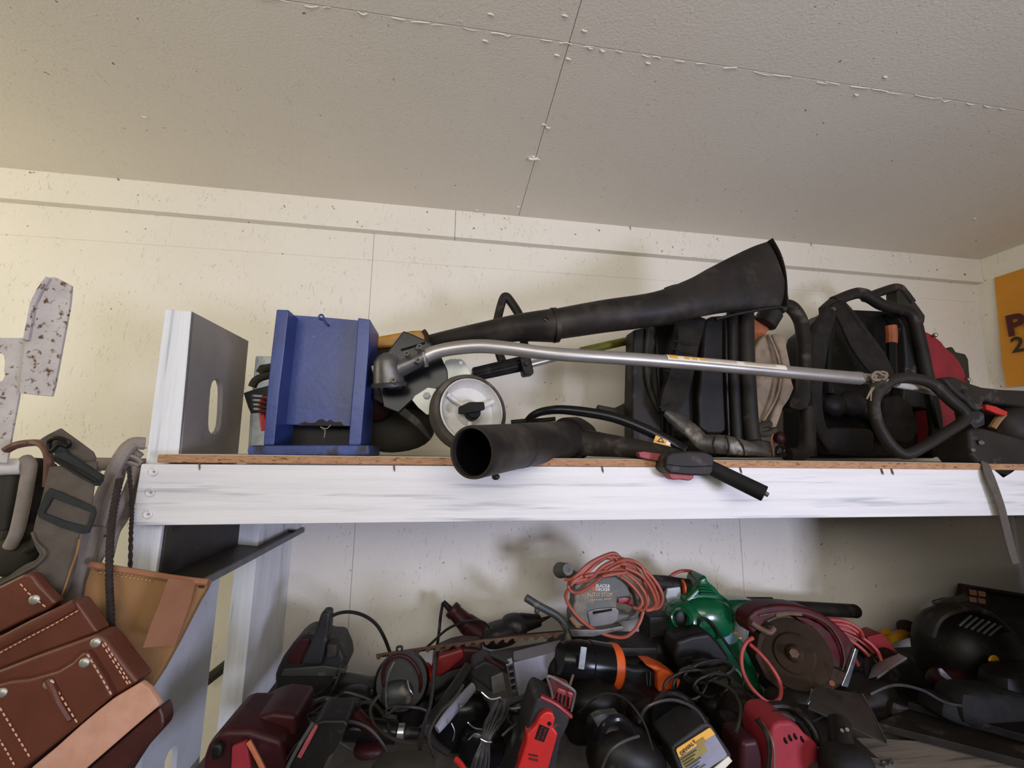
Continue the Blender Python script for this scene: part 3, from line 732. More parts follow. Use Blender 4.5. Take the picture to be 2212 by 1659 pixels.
# blue box
t = thing('blue_box_frame', 'open blue-painted wooden box standing at the left of the shelf', 'box', (665, 986, -.66))
BY = -.648
part(t, 'side_board', ext([(597, 668), (624, 669), (614, 760), (603, 850), (592, 962), (568, 962), (576, 860), (586, 760)], BY, .137, .003, 2), M_blue)
part(t, 'side_board', ext([(773, 686), (800, 690), (796, 760), (788, 860), (779, 962), (752, 962), (760, 860), (768, 760)], BY, .137, .003, 2), M_blue)
part(t, 'back_panel', ext([(628, 680), (700, 685), (776, 692), (766, 800), (756, 921), (690, 920), (606, 917), (618, 800)], BY+.065, .010, .002), M_blue)
part(t, 'grime_mark', ext([(642, 919), (648, 914), (660, 911), (668, 914), (680, 913), (688, 907), (697, 905), (705, 911), (714, 906), (722, 912), (736, 911), (742, 919)], BY+.0635, .002), M_blackp)
part(t, 'lower_back', ext([(596, 915), (756, 918), (752, 966), (588, 966)], BY+.115, .010, .001), M_blackp, label='black lower back')
part(t, 'base_board', ext([(538, 962), (797, 961), (797, 985), (545, 985), (535, 982), (533, 972)], -.668, .165, .004, 3), M_bluedirty, label='scuffed blue base board')
hk = part(t, 'screw_eye', tube([PY(x, y, BY+.063) for x, y in oval(694, 685, 5, 5, n=10)], 2.2, n=6, sub=2, closed=True), M_blue)
part(hk, 'shank', tube([(697, 688, BY+.062), (703, 696, BY+.060), (709, 703, BY+.058)], 2.4, n=6), M_blue)
part(t, 'straw', [tube([(694, 924, BY+.02), (702, 930, BY+.02), (700, 945, BY+.02)], 1.2, n=5), tube([(692, 922, BY+.01), (705, 926, BY+.012), (714, 918, BY+.012)], 1.0, n=5)], M_tan, kind='stuff')
# things peeping out left of the blue box
t = thing('slotted_spatula', 'black slotted spatula with red handle peeping out left of blue box', 'spatula', (570, 900, -.50))
part(t, 'blade', ext([(526, 849), (552, 840), (600, 828), (606, 880), (572, 891), (542, 893), (536, 880)], -.52, .003, .0008, holes=[rr(563, 856+i*9.4-.5, 40-i*2, 4.6, 2.2, rot=4) for i in range(4)]), M_blackg)
part(t, 'handle', tube([(600, 848, -.50), (572, 862, -.50), (568, 885, -.49), (574, 930, -.48)], 9, n=9), M_red2, label='red handle')
single('pliers', 'black and olive pliers head peeping out left of the blue box', 'pliers', [tube([(545, 836, -.50), (553, 822, -.50), (575, 812, -.49), (610, 806, -.48)], 8.5, n=9), tube([(562, 806, -.49), (573, 796, -.49), (610, 792, -.48)], 9, n=9), ell((571, 795, -.49), 12, 8, 8)], M_olive)
t = thing('galvanised_sheet', 'grey galvanised sheet standing behind the blue box', 'sheet', (565, 980, -.40))
part(t, 'sheet', ext([(554, 769), (700, 772), (690, 983), (536, 983), (543, 880)], -.40, .002, .0005), M_galv)
part(t, 'folded_rim', tube([(555, 771, -.402), (544, 878, -.402), (538, 982, -.402)], 2, n=6, sub=1), M_galv)
# blower with long flared nozzle
t = thing('leaf_blower', 'handheld black blower with yellow top and long flared nozzle', 'leaf blower', (860, 985, -.34))
part(t, 'fan_housing', lathe((858, 878, -.20), (848, 868, -.42), [(0, 0), (0, 80), (.15, 98), (.8, 100), (1, 84), (1, 0)], n=32), M_blackp)
part(t, 'bag_bulge', ell((862, 930, -.40), 76, 40, 46, n=2.3, rot=8), M_olive)
part(t, 'motor_cap', ell((812, 868, -.46), 36, 30, 42, n=2.3), M_redd)
part(t, 'yellow_top', ext([(760, 735), (807, 727), (860, 718), (890, 713), (918, 712), (926, 722), (920, 738), (880, 748), (800, 752), (760, 756)], -.44, .09, .012, 3), M_yellow)
part(t, 'shoulder', ext([(770, 738), (830, 734), (930, 730), (940, 752), (930, 790), (880, 800), (780, 800)], -.425, .12, .012, 3), M_blackd)
part(t, 'clip', tube([(915, 714, -.45), (922, 725, -.452), (921, 742, -.45)], 5, n=7), M_rust)
noz = [(925, 742, -.38, 18, 18), (985, 731, -.41, 22, 22), (1050, 720, -.44, 26, 26), (1120, 708, -.47, 30, 30), (1196, 703, -.50, 37, 36)]
part(t, 'nozzle_tube', tube(noz, 30, n=20, sub=6), M_tube)
noz2 = [(1186, 703, -.50, 33, 33), (1300, 684, -.53, 35.5, 34), (1420, 667, -.545, 37.5, 30), (1500, 644, -.55, 43, 26), (1550, 627, -.55, 52, 23), (1600, 612, -.55, 62, 20), (1650, 598, -.55, 71, 17), (1678, 592, -.55, 75, 15)]
nz = part(t, 'flared_nozzle', tube(noz2, 30, n=24, sub=6), M_tube)
part(nz, 'joint_ring', tube([(1193, 703, -.50, 38.5, 38), (1203, 702, -.50, 38, 37)], 36, n=20, sub=2), M_tube)
part(nz, 'bottom_seam', tube([(1545, 690, -.56), (1600, 677, -.56), (1650, 668, -.56), (1688, 664, -.56)], 3.5, rb=6, n=7), M_blackp)
part(nz, 'mouth_rim', tube([(1658, 522, -.55), (1676, 556, -.552), (1687, 600, -.553), (1690, 662, -.553)], 4, rb=16, n=8), M_blackp)
for a in ([(1437, 626), (1455, 620), (1475, 616)], [(1508, 600), (1522, 594), (1530, 595)]):
    part(nz, 'clip', tube([(x, y, -.54) for x, y in a], 5, n=7), M_blackr)
for x, y, Y in ((1179, 690, -.540), (1669, 589, -.569)):
    part(nz, 'bolt', lathe((x, y, Y), pt((x, y, Y), dy=-.004), [(0, 5), (.8, 5), (1, 3.5), (1, 0)], n=10), M_blackg)
# string trimmer behind
t = thing('string_trimmer', 'string trimmer pole with ribbed grip, triangular handle and lime sleeve', 'trimmer', (1080, 830, -.36))
part(t, 'pole', tube([(960, 826, -.40), (1120, 794, -.38), (1280, 752, -.34), (1372, 733, -.33)], 7.5, n=12, sub=2), M_alu)
part(t, 'lime_sleeve', tube([(1255, 759, -.348), (1330, 742, -.334), (1392, 729, -.32)], 9, n=12, sub=2), M_lime, label='scratched lime-yellow sleeve')
gp = part(t, 'grip', cyl((1022, 809, -.40), (1128, 786, -.38), 13, 15, n=18), M_blackp)
for k in range(9):
    a = math.radians(20+k*40)
    dx, dz = math.cos(a)*.0188, math.sin(a)*.0188
    p0, p1 = PY(1024, 809, -.40), PY(1126, 786, -.38)
    ax = (p1-p0).normalized(); u_ = ax.cross(Vector((0, 1, 0))).normalized(); v_ = ax.cross(u_)
    o_ = u_*dx+v_*dz
    part(gp, 'rib', tube([p0+o_, p1+o_*1.12], 2.6, n=6, sub=1), M_blackp)
part(t, 'clamp', [box((1136, 793, -.40), 24, 40, 34, rot=12, b=5), cyl((1137, 785, -.428), pt((1137, 785, -.428), dy=-.006), 6, n=10)], M_blackp)
part(t, 'loop_handle', tube([(1088, 788, -.38), (1078, 762, -.375), (1070, 720, -.37), (1077, 680, -.37), (1086, 648, -.37), (1093, 641, -.37), (1102, 650, -.37), (1120, 678, -.37), (1130, 705, -.375), (1132, 745, -.38), (1134, 785, -.385)], 9.5, n=10), M_blackd)
# stick edger in front
t = thing('lawn_edger', 'lawn edger with curved aluminium shaft, white wheel and black guard', 'edger', (1010, 985, -.63))
part(t, 'guard', ext([(871, 714), (893, 722), (916, 733), (940, 749), (952, 768), (967, 800), (968, 822), (950, 838), (925, 848), (894, 862), (861, 893), (828, 880), (815, 820), (834, 763)], -.575, .025, .004, 2), M_blackg)
part(t, 'guard_ridge', tube([(866, 756, -.577), (890, 749, -.577), (918, 740, -.577)], 2.4, n=6), M_blackd)
part(t, 'guard_skirt', ext([(806, 830), (860, 868), (905, 905), (930, 945), (928, 952), (890, 915), (840, 880), (806, 862)], -.57, .03, .004), M_blackd)
z1 = part(t, 'mounting_plate', ext([(962, 779), (975, 775), (997, 776), (1006, 785), (1013, 798), (1017, 810), (990, 818), (967, 826), (958, 800)], -.570, .003, .0008, holes=[oval(996, 783, 4.5, 4, n=10)]), M_zinc)
z2 = part(t, 'axle_plate', ext([(890, 864), (896, 855), (924, 837), (945, 840), (960, 860), (950, 890), (922, 896), (903, 880)], -.600, .003, .0008), M_zinc)
part(z2, 'bolt', lathe((922, 855, -.600), pt((922, 855, -.600), dy=-.008), [(0, 8.5), (.35, 8.5), (.36, 6.5), (1, 6.5), (1, 0)], n=6), M_cast)
part(t, 'gearbox', [lathe((841, 836, -.640), (835, 762, -.655), [(0, 0), (0, 36), (.10, 38), (.14, 33), (.45, 31), (.75, 28), (.92, 19), (1, 7), (1.0, 0)], n=26), ext([(806, 812), (820, 822), (846, 826), (868, 812), (872, 818), (862, 834), (836, 836), (808, 824)], -.655, .05, .003), ext([(800, 790), (812, 786), (822, 808), (806, 812)], -.64, .05, .003)], M_cast)
part(t, 'gearbox_neck', [cyl((855, 800, -.648), (915, 773, -.656), 20, 15, n=20), tube([(900, 752, -.66), (914, 762, -.665), (918, 778, -.665), (921, 792, -.66)], 6, n=8)], M_cast)
for x, y in ((907, 750), (879, 765), (904, 780), (851, 823)):
    sb = part(t, 'socket_bolt', lathe((x+2, y+4, -.675), (x-1, y-2, -.690), [(0, 6), (1, 6.2), (1, 3), (.6, 3), (.6, 0)], n=12), M_greym)
part(t, 'shaft', tube([(910, 775, -.655, 14), (940, 761, -.655, 14.5), (985, 752, -.655, 15), (1040, 748, -.655, 15), (1100, 753, -.65, 15), (1200, 765, -.65, 14.5), (1400, 778, -.645, 14), (1600, 795, -.64, 13.5), (1850, 817, -.635, 14)], 14, n=18, sub=6), M_alu)
part(t, 'shaft_end', tube([(1840, 816, -.635, 12), (1935, 825, -.63, 12), (2040, 848, -.62, 12)], 12, n=16, sub=3), M_alu)
part(t, 'shaft_collar', tube([(1847, 816, -.635), (1858, 817.5, -.635)], 14.3, n=16, sub=1), M_alu)
part(t, 'end_sticker', tube([(1934, 824.5, -.632, 12.6), (1980, 833, -.626, 12.6), (2012, 840.5, -.623, 12.4)], 12.5, n=16, sub=3), M_label)
for k in range(5): part(t, 'red_print', box((1948+k*7, 820+k*1.2, -.648), 4, 7, 2, rot=-9, b=0), M_redp)
def sheath(p0, p1, r, a0, a1, th=.0005, n=12):
    a = W(p0); b = W(p1); ax = (b-a).normalized(); u = ax.cross(Vector((0, 1, 0))).normalized(); v = ax.cross(u).normalized()
    if u.z < 0: u = -u
    if v.y > 0: v = -v
    bm = bmesh.new(); rows = []
    for rad in (0, th):
        for c in (a, b):
            s = S(c); rows.append([bm.verts.new(c + (u*math.sin(t_)+v*math.cos(t_))*(r*s+rad)) for t_ in [math.radians(a0+(a1-a0)*k/n) for k in range(n+1)]])
    for A, B in ((rows[0], rows[1]), (rows[2], rows[3]), (rows[0], rows[2]), (rows[1], rows[3])):
        for k in range(n): bm.faces.new((A[k], A[k+1], B[k+1], B[k]))
    for k in (0, n): bm.faces.new((rows[0][k], rows[1][k], rows[3][k], rows[2][k]))
    return bm
def onshaft(x, dy=0):                 # centre line of the shaft between 1400 and 1850
    return (x, 778 + (x-1400)*17/200*1.0 + dy if x < 1600 else 795 + (x-1600)*22/250 + dy, -.645 + (x-1400)*.010/450)
lb = part(t, 'warning_label', sheath((1436, 780.4, -.6445), (1690, 803.2, -.6385), 14.2, 5, 95), M_label)
part(lb, 'yellow_mark', sheath((1440, 780.8, -.6445), (1458, 782.4, -.644), 14.9, 18, 70), M_ylabel)
for k in range(3): part(lb, 'yellow_triangle', sheath((1472+k*17, 783.6+k*1.5, -.6435), (1483+k*17, 784.6+k*1.5, -.643), 14.9, 22, 52), M_ylabel)
for k in range(4): part(lb, 'print_line', [sheath((1516, 787.4, -.6425), (1584, 793.5, -.641), 15.0, 22+k*13, 25+k*13), sheath((1600, 795, -.6405), (1668, 801.2, -.639), 15.0, 22+k*13, 25+k*13)], M_tan)
# wheel
wh = part(t, 'wheel', lathe((1003, 898, -.605), (1020, 886, -.655), [(0, 0), (0, 74), (.12, 82), (.35, 85), (.65, 85), (.9, 82), (1.0, 74), (.8, 70), (.45, 68), (.3, 66), (.3, 0)], n=40), M_tire)
part(wh, 'rim', lathe((1003, 898, -.605), (1020, 886, -.655), [(.25, 0), (.25, 60), (.5, 69), (1.02, 71), (1.05, 68), (.80, 65), (.55, 56), (.48, 40), (.55, 30), (.9, 22), (.95, 18), (.95, 0)], n=40), M_white)
wc = Vector(PY(1018, 887, -.650)); wn = (PY(1020, 886, -.655)-PY(1003, 898, -.605)).normalized()
wu = wn.cross(Vector((0, 0, 1))).normalized(); wv = wn.cross(wu).normalized()
for k in range(3):
    a = math.radians(k*120 + 205); sp = S(wc)
    d = wu*math.cos(a)+wv*math.sin(a)
    part(wh, 'spoke', tube([wc+d*18*sp-wn*.004, wc+d*42*sp-wn*.010, wc+d*63*sp-wn*.008], 6, n=8, sub=2), M_white)
kn = part(wh, 'knob', [lathe((1019, 893, -.660), (1024, 889, -.680), [(0, 0), (0, 17), (.8, 16), (1, 13), (1, 0)], n=20), ext([(990, 879), (1014, 868), (1046, 868), (1048, 884), (1030, 889), (1010, 893), (990, 894)], -.690, .018, .003)], M_blackr)
# loop handle and throttle at the right
part(t, 'loop_handle', tube([(1905, 838, -.66), (1935, 819, -.665), (1975, 818, -.67), (2015, 830, -.675), (2050, 862, -.68), (2083, 892, -.68), (2078, 912, -.68), (2045, 934, -.675), (2000, 962, -.67), (1960, 981, -.66), (1935, 972, -.655), (1910, 943, -.655), (1892, 905, -.655), (1888, 868, -.655)], 11.5, n=12, sub=6, closed=True), M_blackd)
part(t, 'handle_clamp', [tube([(1884, 838, -.65), (1900, 826, -.665), (1915, 838, -.66), (1896, 850, -.65)], 9, n=8)], M_olive)
part(t, 'twine', coil((1900, 815), 14, 10, 4, 2.4, -.665, 25, 5, .008), M_tan, kind='stuff')
part(t, 'twine_tail', [tube([(1884, 838, -.67), (1878, 850, -.672), (1872, 862, -.67)], 2, n=5), tube([(1888, 836, -.67), (1882, 848, -.672), (1881, 866, -.67)], 1.5, n=5)], M_tan)
part(t, 'throttle_arm', ext([(2037, 817), (2055, 812), (2070, 815), (2085, 823), (2124, 836), (2170, 841), (2280, 846), (2280, 884), (2212, 880), (2160, 872), (2128, 866), (2124, 886), (2106, 888), (2092, 870), (2075, 858), (2055, 840)], -.66, .05, .010, 3), M_blackd)
part(t, 'hinge_hole', disc((2083, 845), 4.5, -.6625, .004), M_blackg)
part(t, 'gusset', ext([(2090, 886), (2112, 884), (2128, 892), (2130, 918), (2108, 928), (2098, 915)], -.645, .04, .006), M_greyd)
part(t, 'kill_lever', ext([(2130, 873), (2152, 878), (2178, 890), (2174, 899), (2150, 892), (2131, 884)], -.668, .012, .002), M_red2, label='bright red lever')
part(t, 'spring_link', tube([(2142, 925, -.64), (2154, 908, -.645), (2166, 895, -.65)], 6, rb=8, n=8), M_suede)
part(t, 'engine', [ext([(2096, 925), (2130, 925), (2170, 936), (2280, 968), (2280, 1012), (2212, 1012), (2190, 1030), (2168, 1043), (2140, 1020), (2118, 1005), (2100, 985)], -.70, .10, .012, 3), ell((2180, 920, -.60), 60, 50, 44, n=3)], M_blackd)
part(t, 'engine_bolt', [cyl((2120, 956, -.703), (2120, 956, -.71), 5, n=8), cyl((2102, 972, -.70), (2102, 972, -.708), 4, n=8)], M_greym)
single('hanging_strap', 'grey-brown strap end dangling in front of beam at far right', 'strap', tube([(2128, 1000, -.70, 12, 2), (2136, 1025, -.712, 12, 2), (2150, 1060, -.716, 10.5, 2), (2162, 1095, -.716, 10, 2), (2172, 1135, -.715, 10, 2), (2183, 1180, -.715, 10, 2), (2194, 1217, -.715, 9, 2)], 10, sq=True, n=8), M_webbing)

# front blower tube and handle
t = thing('vacuum_blower', 'big scuffed black blower tube with red trigger handle overhanging the beam', 'leaf blower', (1250, 988, -.55))
part(t, 'blower_tube', lathe((1018, 977, -.90), (1244, 946, -.50), [(0.0, 41), (0, 45.5), (.012, 46.5), (.05, 46), (.34, 45), (.345, 46), (.95, 45), (1, 36), (1, 0), (.97, 0), (.90, 40), (.3, 41.5), (0, 41)], n=48, closed=False), M_tube)
part(t, 'tube_shade_sleeve', lathe((1018, 977, -.899), (1244, 946, -.50), [(0.02, 39.2), (.6, 39), (.86, 37), (.86, 0)], n=40, closed=False), M_tubein)  # near-black sleeve puts the shade inside the tube into its colour
part(t, 'tube_nub', ell((1071, 1030, -.80), 9, 9, 7), M_tube)
part(t, 'collar', lathe((1224, 949, -.54), (1262, 944, -.48), [(0, 46), (.5, 46), (1, 34), (1, 0)], n=32), M_blackd)
part(t, 'arm', tube([(1240, 950, -.55, 32, 30), (1280, 958, -.575, 28, 24), (1340, 965, -.62, 23, 20), (1400, 974, -.66, 20, 17), (1450, 986, -.70, 19, 16), (1480, 994, -.72, 17, 14)], 20, n=14), M_blackd)
part(t, 'control_housing', ext([(1440, 984), (1452, 977), (1490, 974), (1525, 976), (1540, 983), (1544, 992), (1541, 1020), (1533, 1028), (1490, 1027), (1449, 1023), (1437, 1013)], -.755, .055, .006, 3), M_blackd)
part(t, 'housing_seam', tube([(1438, 1003, -.7555), (1490, 1008, -.7562), (1542, 1006, -.7555)], 1.2, n=5), M_blackp)
part(t, 'trigger', ext([(1379, 977), (1392, 975), (1440, 982), (1440, 999), (1400, 992), (1383, 988)], -.715, .02, .003), M_redtrig)
part(t, 'stop_switch', ext([(1444, 1020), (1501, 1022), (1499, 1034), (1490, 1039), (1472, 1036), (1455, 1037), (1447, 1032)], -.745, .03, .004, 3), M_redtrig)
gr = part(t, 'rubber_grip', cyl((1530, 1008, -.73), (1652, 1067, -.80), 16.5, 17, n=20, b=.08), M_blackr)
part(gr, 'stub', cyl((1650, 1064, -.80), (1660, 1070, -.805), 5, n=8), M_greym)
part(t, 'cable', tube([(1138, 908, -.50, 6, 6), (1150, 898, -.51, 8, 7), (1172, 889, -.52, 9, 8), (1210, 885, -.54, 10, 8), (1270, 891, -.56, 11, 8), (1330, 903, -.58, 11.5, 8), (1390, 926, -.60, 12, 8), (1450, 956, -.62, 12, 8), (1480, 972, -.64, 10, 8)], 10, n=12), M_blackg)
part(t, 'cable', tube([(1104, 912, -.45), (1135, 909, -.46), (1165, 908, -.47), (1200, 905, -.48)], 5, n=8), M_blackd)
lb = part(t, 'warning_label', ext([(1417, 940), (1475, 966), (1462, 968), (1411, 956)], -.627, .003, .0005), M_ylabel)
part(lb, 'warning_triangle', ext([(1419, 954), (1429, 944), (1436, 957)], -.6283, .001, holes=[[(1423, 952), (1429, 947), (1432, 954)]]), M_print)
part(lb, 'white_panel', ext([(1440, 953), (1450, 957), (1446, 962), (1437, 960)], -.6283, .001), M_label)
# backpack blower 1
t = thing('backpack_blower', 'black backpack blower with taped strap and tan cotton cover', 'backpack blower', (1520, 990, -.45))
part(t, 'side_slab', ext([(1369, 712), (1408, 704), (1418, 740), (1410, 780), (1412, 830), (1420, 860), (1429, 890), (1432, 988), (1366, 988), (1366, 850)], -.44, .07, .008, 3), M_blackd)
part(t, 'slab_rib', tube([(1400, 706, -.445), (1396, 760, -.447), (1398, 820, -.447), (1410, 860, -.447), (1424, 888, -.446)], 5, n=8), M_olive)
part(t, 'back_plate', ext([(1412, 700), (1600, 680), (1640, 680), (1645, 988), (1430, 988)], -.38, .12, .01, 3), M_blackp)
part(t, 'pad', ext([(1523, 690), (1540, 682), (1566, 680), (1566, 800), (1572, 920), (1572, 930), (1560, 938), (1530, 938), (1510, 925), (1508, 860), (1518, 780)], -.455, .06, .014, 3), M_pad)
part(t, 'pad', ext([(1440, 780), (1505, 790), (1505, 950), (1450, 950)], -.42, .05, .014, 3), M_pad)
part(t, 'pad_piping', tube([(1568, 682, -.46), (1569, 800, -.462), (1573, 915, -.462), (1574, 940, -.46)], 3.5, n=7), M_blackg)
part(t, 'frame_tube', tube([(1582, 676, -.46), (1583, 780, -.462), (1588, 880, -.462), (1592, 960, -.46)], 12, n=12), M_pad)
part(t, 'frame_tube', tube([(1610, 668, -.46), (1612, 780, -.465), (1618, 880, -.465), (1624, 945, -.465), (1634, 968, -.465)], 17, n=14), M_blackd)
part(t, 'base_foot', ext([(1612, 958), (1640, 948), (1680, 956), (1698, 964), (1701, 988), (1610, 989)], -.50, .10, .008, 3, ), M_blackd)
part(t, 'foot_ring', tube([PY(x, y, -.503) for x, y in oval(1686, 973, 8, 10, n=12)], 3, n=7, sub=2, closed=True), M_blackg)
part(t, 'shoulder_strap', tube([(1492, 682, -.47, 30, 8), (1486, 720, -.48, 28, 8), (1483, 745, -.485, 24, 8), (1474, 790, -.49, 25, 7), (1462, 830, -.492, 26, 8), (1448, 868, -.49, 25, 8), (1440, 892, -.485, 16, 8)], 25, sq=True, n=12), M_fabric)
for k, (x0, y0, x1, y1) in enumerate(((1456, 736, 1508, 744), (1450, 752, 1500, 765), (1438, 800, 1486, 808), (1434, 825, 1484, 836), (1424, 880, 1462, 862))):
    part(t, 'strap_crease', tube([(x0, y0, -.493), ((x0+x1)/2, (y0+y1)/2+3, -.500), (x1, y1, -.496)], 2.6, rb=3, n=6), M_fabric)
part(t, 'taped_strap', tube([(1436, 890, -.49, 8, 7), (1462, 908, -.50, 16, 9), (1495, 932, -.52, 18, 10), (1520, 955, -.54, 19, 11), (1560, 960, -.56, 21, 12), (1600, 966, -.57, 18, 12), (1640, 974, -.57, 11, 8), (1662, 982, -.56, 5, 5)], 18, n=14), M_tape)
for pp in ([(1568, 940), (1574, 960), (1572, 984)], [(1590, 946), (1604, 962), (1608, 984)], [(1544, 944), (1540, 962), (1546, 980)]):
    part(t, 'tape_edge', tube([(pp[0][0], pp[0][1], -.575), (pp[1][0], pp[1][1], -.588), (pp[2][0], pp[2][1], -.577)], 2, n=6), M_blackd)
part(t, 'fuel_tank', ext([(1623, 686), (1645, 690), (1664, 709), (1650, 728), (1629, 752), (1624, 740)], -.40, .09, .006, 3), M_orangeb, label='translucent orange tank neck')
part(t, 'fuel_cap', [cyl((1650, 702, -.40), (1668, 672, -.41), 24, 24, n=14, b=.1)], M_blackd)
part(t, 'cotton_cover', ext([(1631, 752), (1642, 734), (1657, 718), (1672, 734), (1685, 772), (1690, 810), (1685, 850), (1668, 886), (1644, 922), (1632, 918)], -.435, .10, .026, 5), M_tan)
part(t, 'cover_fold', tube([(1660, 722, -.445), (1680, 770, -.456), (1686, 812, -.458), (1676, 860, -.456), (1648, 910, -.445)], 3, n=7), M_tan)
part(t, 'cover_flange', ext([(1668, 722), (1680, 720), (1698, 728), (1701, 752), (1706, 775), (1711, 800), (1711, 820), (1717, 838), (1706, 862), (1693, 881), (1686, 902), (1678, 924), (1662, 924), (1668, 900), (1684, 862), (1692, 820), (1692, 790), (1684, 755)], -.455, .02, .007, 3), M_tan)
part(t, 'cover_knot', [tube([(1664, 915, -.46), (1640, 922, -.462), (1642, 936, -.462), (1660, 936, -.46), (1674, 928, -.46)], 7, n=9)], M_olive)
part(t, 'copper_wire', tube([(1670, 938, -.505), (1666, 952, -.508), (1670, 968, -.508), (1671, 986, -.506)], 1.3, n=5), M_orangeb)
part(t, 'red_cap', ell((1683, 946, -.40), 12, 12, 15), M_redd)
part(t, 'carry_handle', tube([(1680, 668, -.38), (1697, 660, -.38), (1714, 668, -.39), (1730, 695, -.40), (1736, 735, -.41), (1738, 775, -.42), (1738, 812, -.42)], 14, n=12), M_blackd)
part(t, 'handle_socket', ext([(1722, 800), (1752, 802), (1754, 860), (1748, 882), (1728, 888), (1706, 880), (1708, 862), (1718, 846)], -.45, .06, .008, 3), M_blackd)
part(t, 'lower_frame', tube([(1742, 880, -.42), (1745, 930, -.43), (1743, 965, -.44), (1730, 980, -.45), (1700, 982, -.46)], 15, n=12), M_blackd)
part(t, 'hose_elbow', [tube([(1290, 886, -.36), (1320, 892, -.36), (1350, 897, -.36), (1372, 900, -.36)], 12, n=10), tube([(1335, 893, -.35), (1360, 880, -.35), (1385, 862, -.35)], 14, n=10)], M_olive)
# backpack 2
t = thing('backpack_sprayer', 'black framed backpack engine with crossed straps and red shroud', 'backpack', (1880, 990, -.38))
part(t, 'back_panel', ext([(1738, 760), (1750, 715), (1772, 698), (1800, 668), (1850, 668), (1940, 672), (1978, 700), (2000, 790), (2018, 880), (2026, 990), (1742, 990)], -.30, .12, .012, 3), M_blackp)
part(t, 'frame_tube', tube([(1752, 985, -.36), (1747, 900, -.36), (1744, 800, -.36), (1750, 725, -.36), (1774, 692, -.37), (1800, 652, -.375)], 11, n=12), M_blackd)
part(t, 'frame_tube', tube([(1800, 652, -.375), (1840, 636, -.38), (1862, 634, -.38), (1884, 646, -.38), (1908, 660, -.38), (1950, 670, -.38), (1972, 685, -.38), (1985, 730, -.375), (1998, 790, -.37), (2010, 850, -.36), (2020, 910, -.355), (2022, 985, -.35)], 12, n=12), M_blackd)
part(t, 'side_panel', ext([(1930, 668), (1960, 672), (1984, 712), (2000, 780), (2016, 850), (2022, 890), (1990, 880), (1950, 880), (1958, 780), (1952, 705)], -.35, .05, .008, 3), M_greyd)
part(t, 'frame_highlight', tube([(2010, 850, -.372), (2018, 890, -.37), (2026, 925, -.368)], 6, n=8), M_blackg)
part(t, 'rear_handle', tube([(1868, 644, -.30), (1905, 630, -.30), (1936, 622, -.30), (1950, 634, -.30), (1966, 655, -.30)], 9.5, rb=11, n=10), M_blackd)
part(t, 'handle_bracket', ext([(1938, 622), (1955, 628), (1975, 648), (1990, 668), (2000, 682), (1998, 698), (1984, 700), (1965, 672), (1940, 655)], -.31, .05, .006, 3), M_olive)
part(t, 'handle_plate', ext([(1776, 662), (1795, 645), (1810, 648), (1812, 670), (1800, 690), (1780, 700)], -.395, .02, .004), M_blackd)
part(t, 'pivot', lathe((1799, 670, -.396), (1799, 670, -.405), [(0, 8), (.6, 8), (1, 4), (1, 0)], n=12), M_brownl)
part(t, 'shoulder_strap', tube([(1808, 655, -.40, 18, 5), (1832, 690, -.41, 24, 6), (1858, 735, -.415, 30, 7), (1890, 780, -.42, 30, 7), (1915, 815, -.42, 22, 6)], 24, sq=True, n=10), M_fabric)
part(t, 'strap_edge', tube([(1822, 655, -.408), (1852, 695, -.42), (1885, 740, -.424), (1925, 800, -.425)], 4, n=7), M_fabric)
part(t, 'shoulder_strap', tube([(1796, 670, -.40, 14, 5), (1772, 720, -.40, 22, 7), (1764, 780, -.40, 20, 7), (1760, 850, -.395, 16, 6), (1770, 920, -.39, 14, 6), (1800, 968, -.385, 14, 6)], 20, sq=True, n=10), M_fabric)
part(t, 'support_tube', tube([(1792, 705, -.37), (1788, 760, -.37), (1786, 805, -.37), (1790, 850, -.37)], 10, n=10), M_blackg)
part(t, 'support_tube', tube([(1925, 706, -.37), (1926, 760, -.37), (1928, 830, -.37)], 9, n=10), M_blackg)
part(t, 'tube_tape', tube([(1924, 704, -.372), (1926, 722, -.372), (1925, 742, -.372)], 10.5, n=10), M_orangeb, label='brown tape at tube top')
part(t, 'gathered_cloth', [ell((1800, 875, -.36), 30, 20, 26), ell((1838, 872, -.365), 34, 20, 28), ell((1868, 880, -.36), 24, 18, 26)], M_pad)
part(t, 'waist_pad', ext([(1780, 926), (1800, 920), (1880, 924), (1892, 935), (1890, 975), (1870, 984), (1790, 980), (1776, 960)], -.375, .05, .014, 3), M_pad)
part(t, 'lower_pad', ext([(1908, 860), (1945, 852), (1972, 870), (1990, 930), (1970, 960), (1925, 955), (1905, 910)], -.375, .04, .014, 3), M_fabric)
part(t, 'red_shroud', ext([(1988, 712), (2006, 716), (2018, 722), (2036, 736), (2046, 750), (2064, 764), (2076, 780), (2087, 800), (2094, 830), (2105, 870), (2100, 950), (2020, 960), (2006, 800)], -.36, .14, .020, 4), M_redl, label='dusty crimson engine shroud')
part(t, 'shroud_screw', [ell((2020, 724, -.37), 5, 5, 5), ell((2092, 820, -.37), 4, 4, 4)], M_silver)
part(t, 'muffler', ext([(2040, 756), (2058, 748), (2066, 760), (2086, 764), (2093, 776), (2097, 830), (2070, 840)], -.30, .08, .006, 3), M_olive)
part(t, 'engine_base', ext([(2000, 850), (2080, 850), (2110, 880), (2120, 985), (2010, 988)], -.33, .15, .015, 3), M_blackp)
# ================================================================== the heap on the lower shelf
def T(*a, **k): return thing(*a, **k)
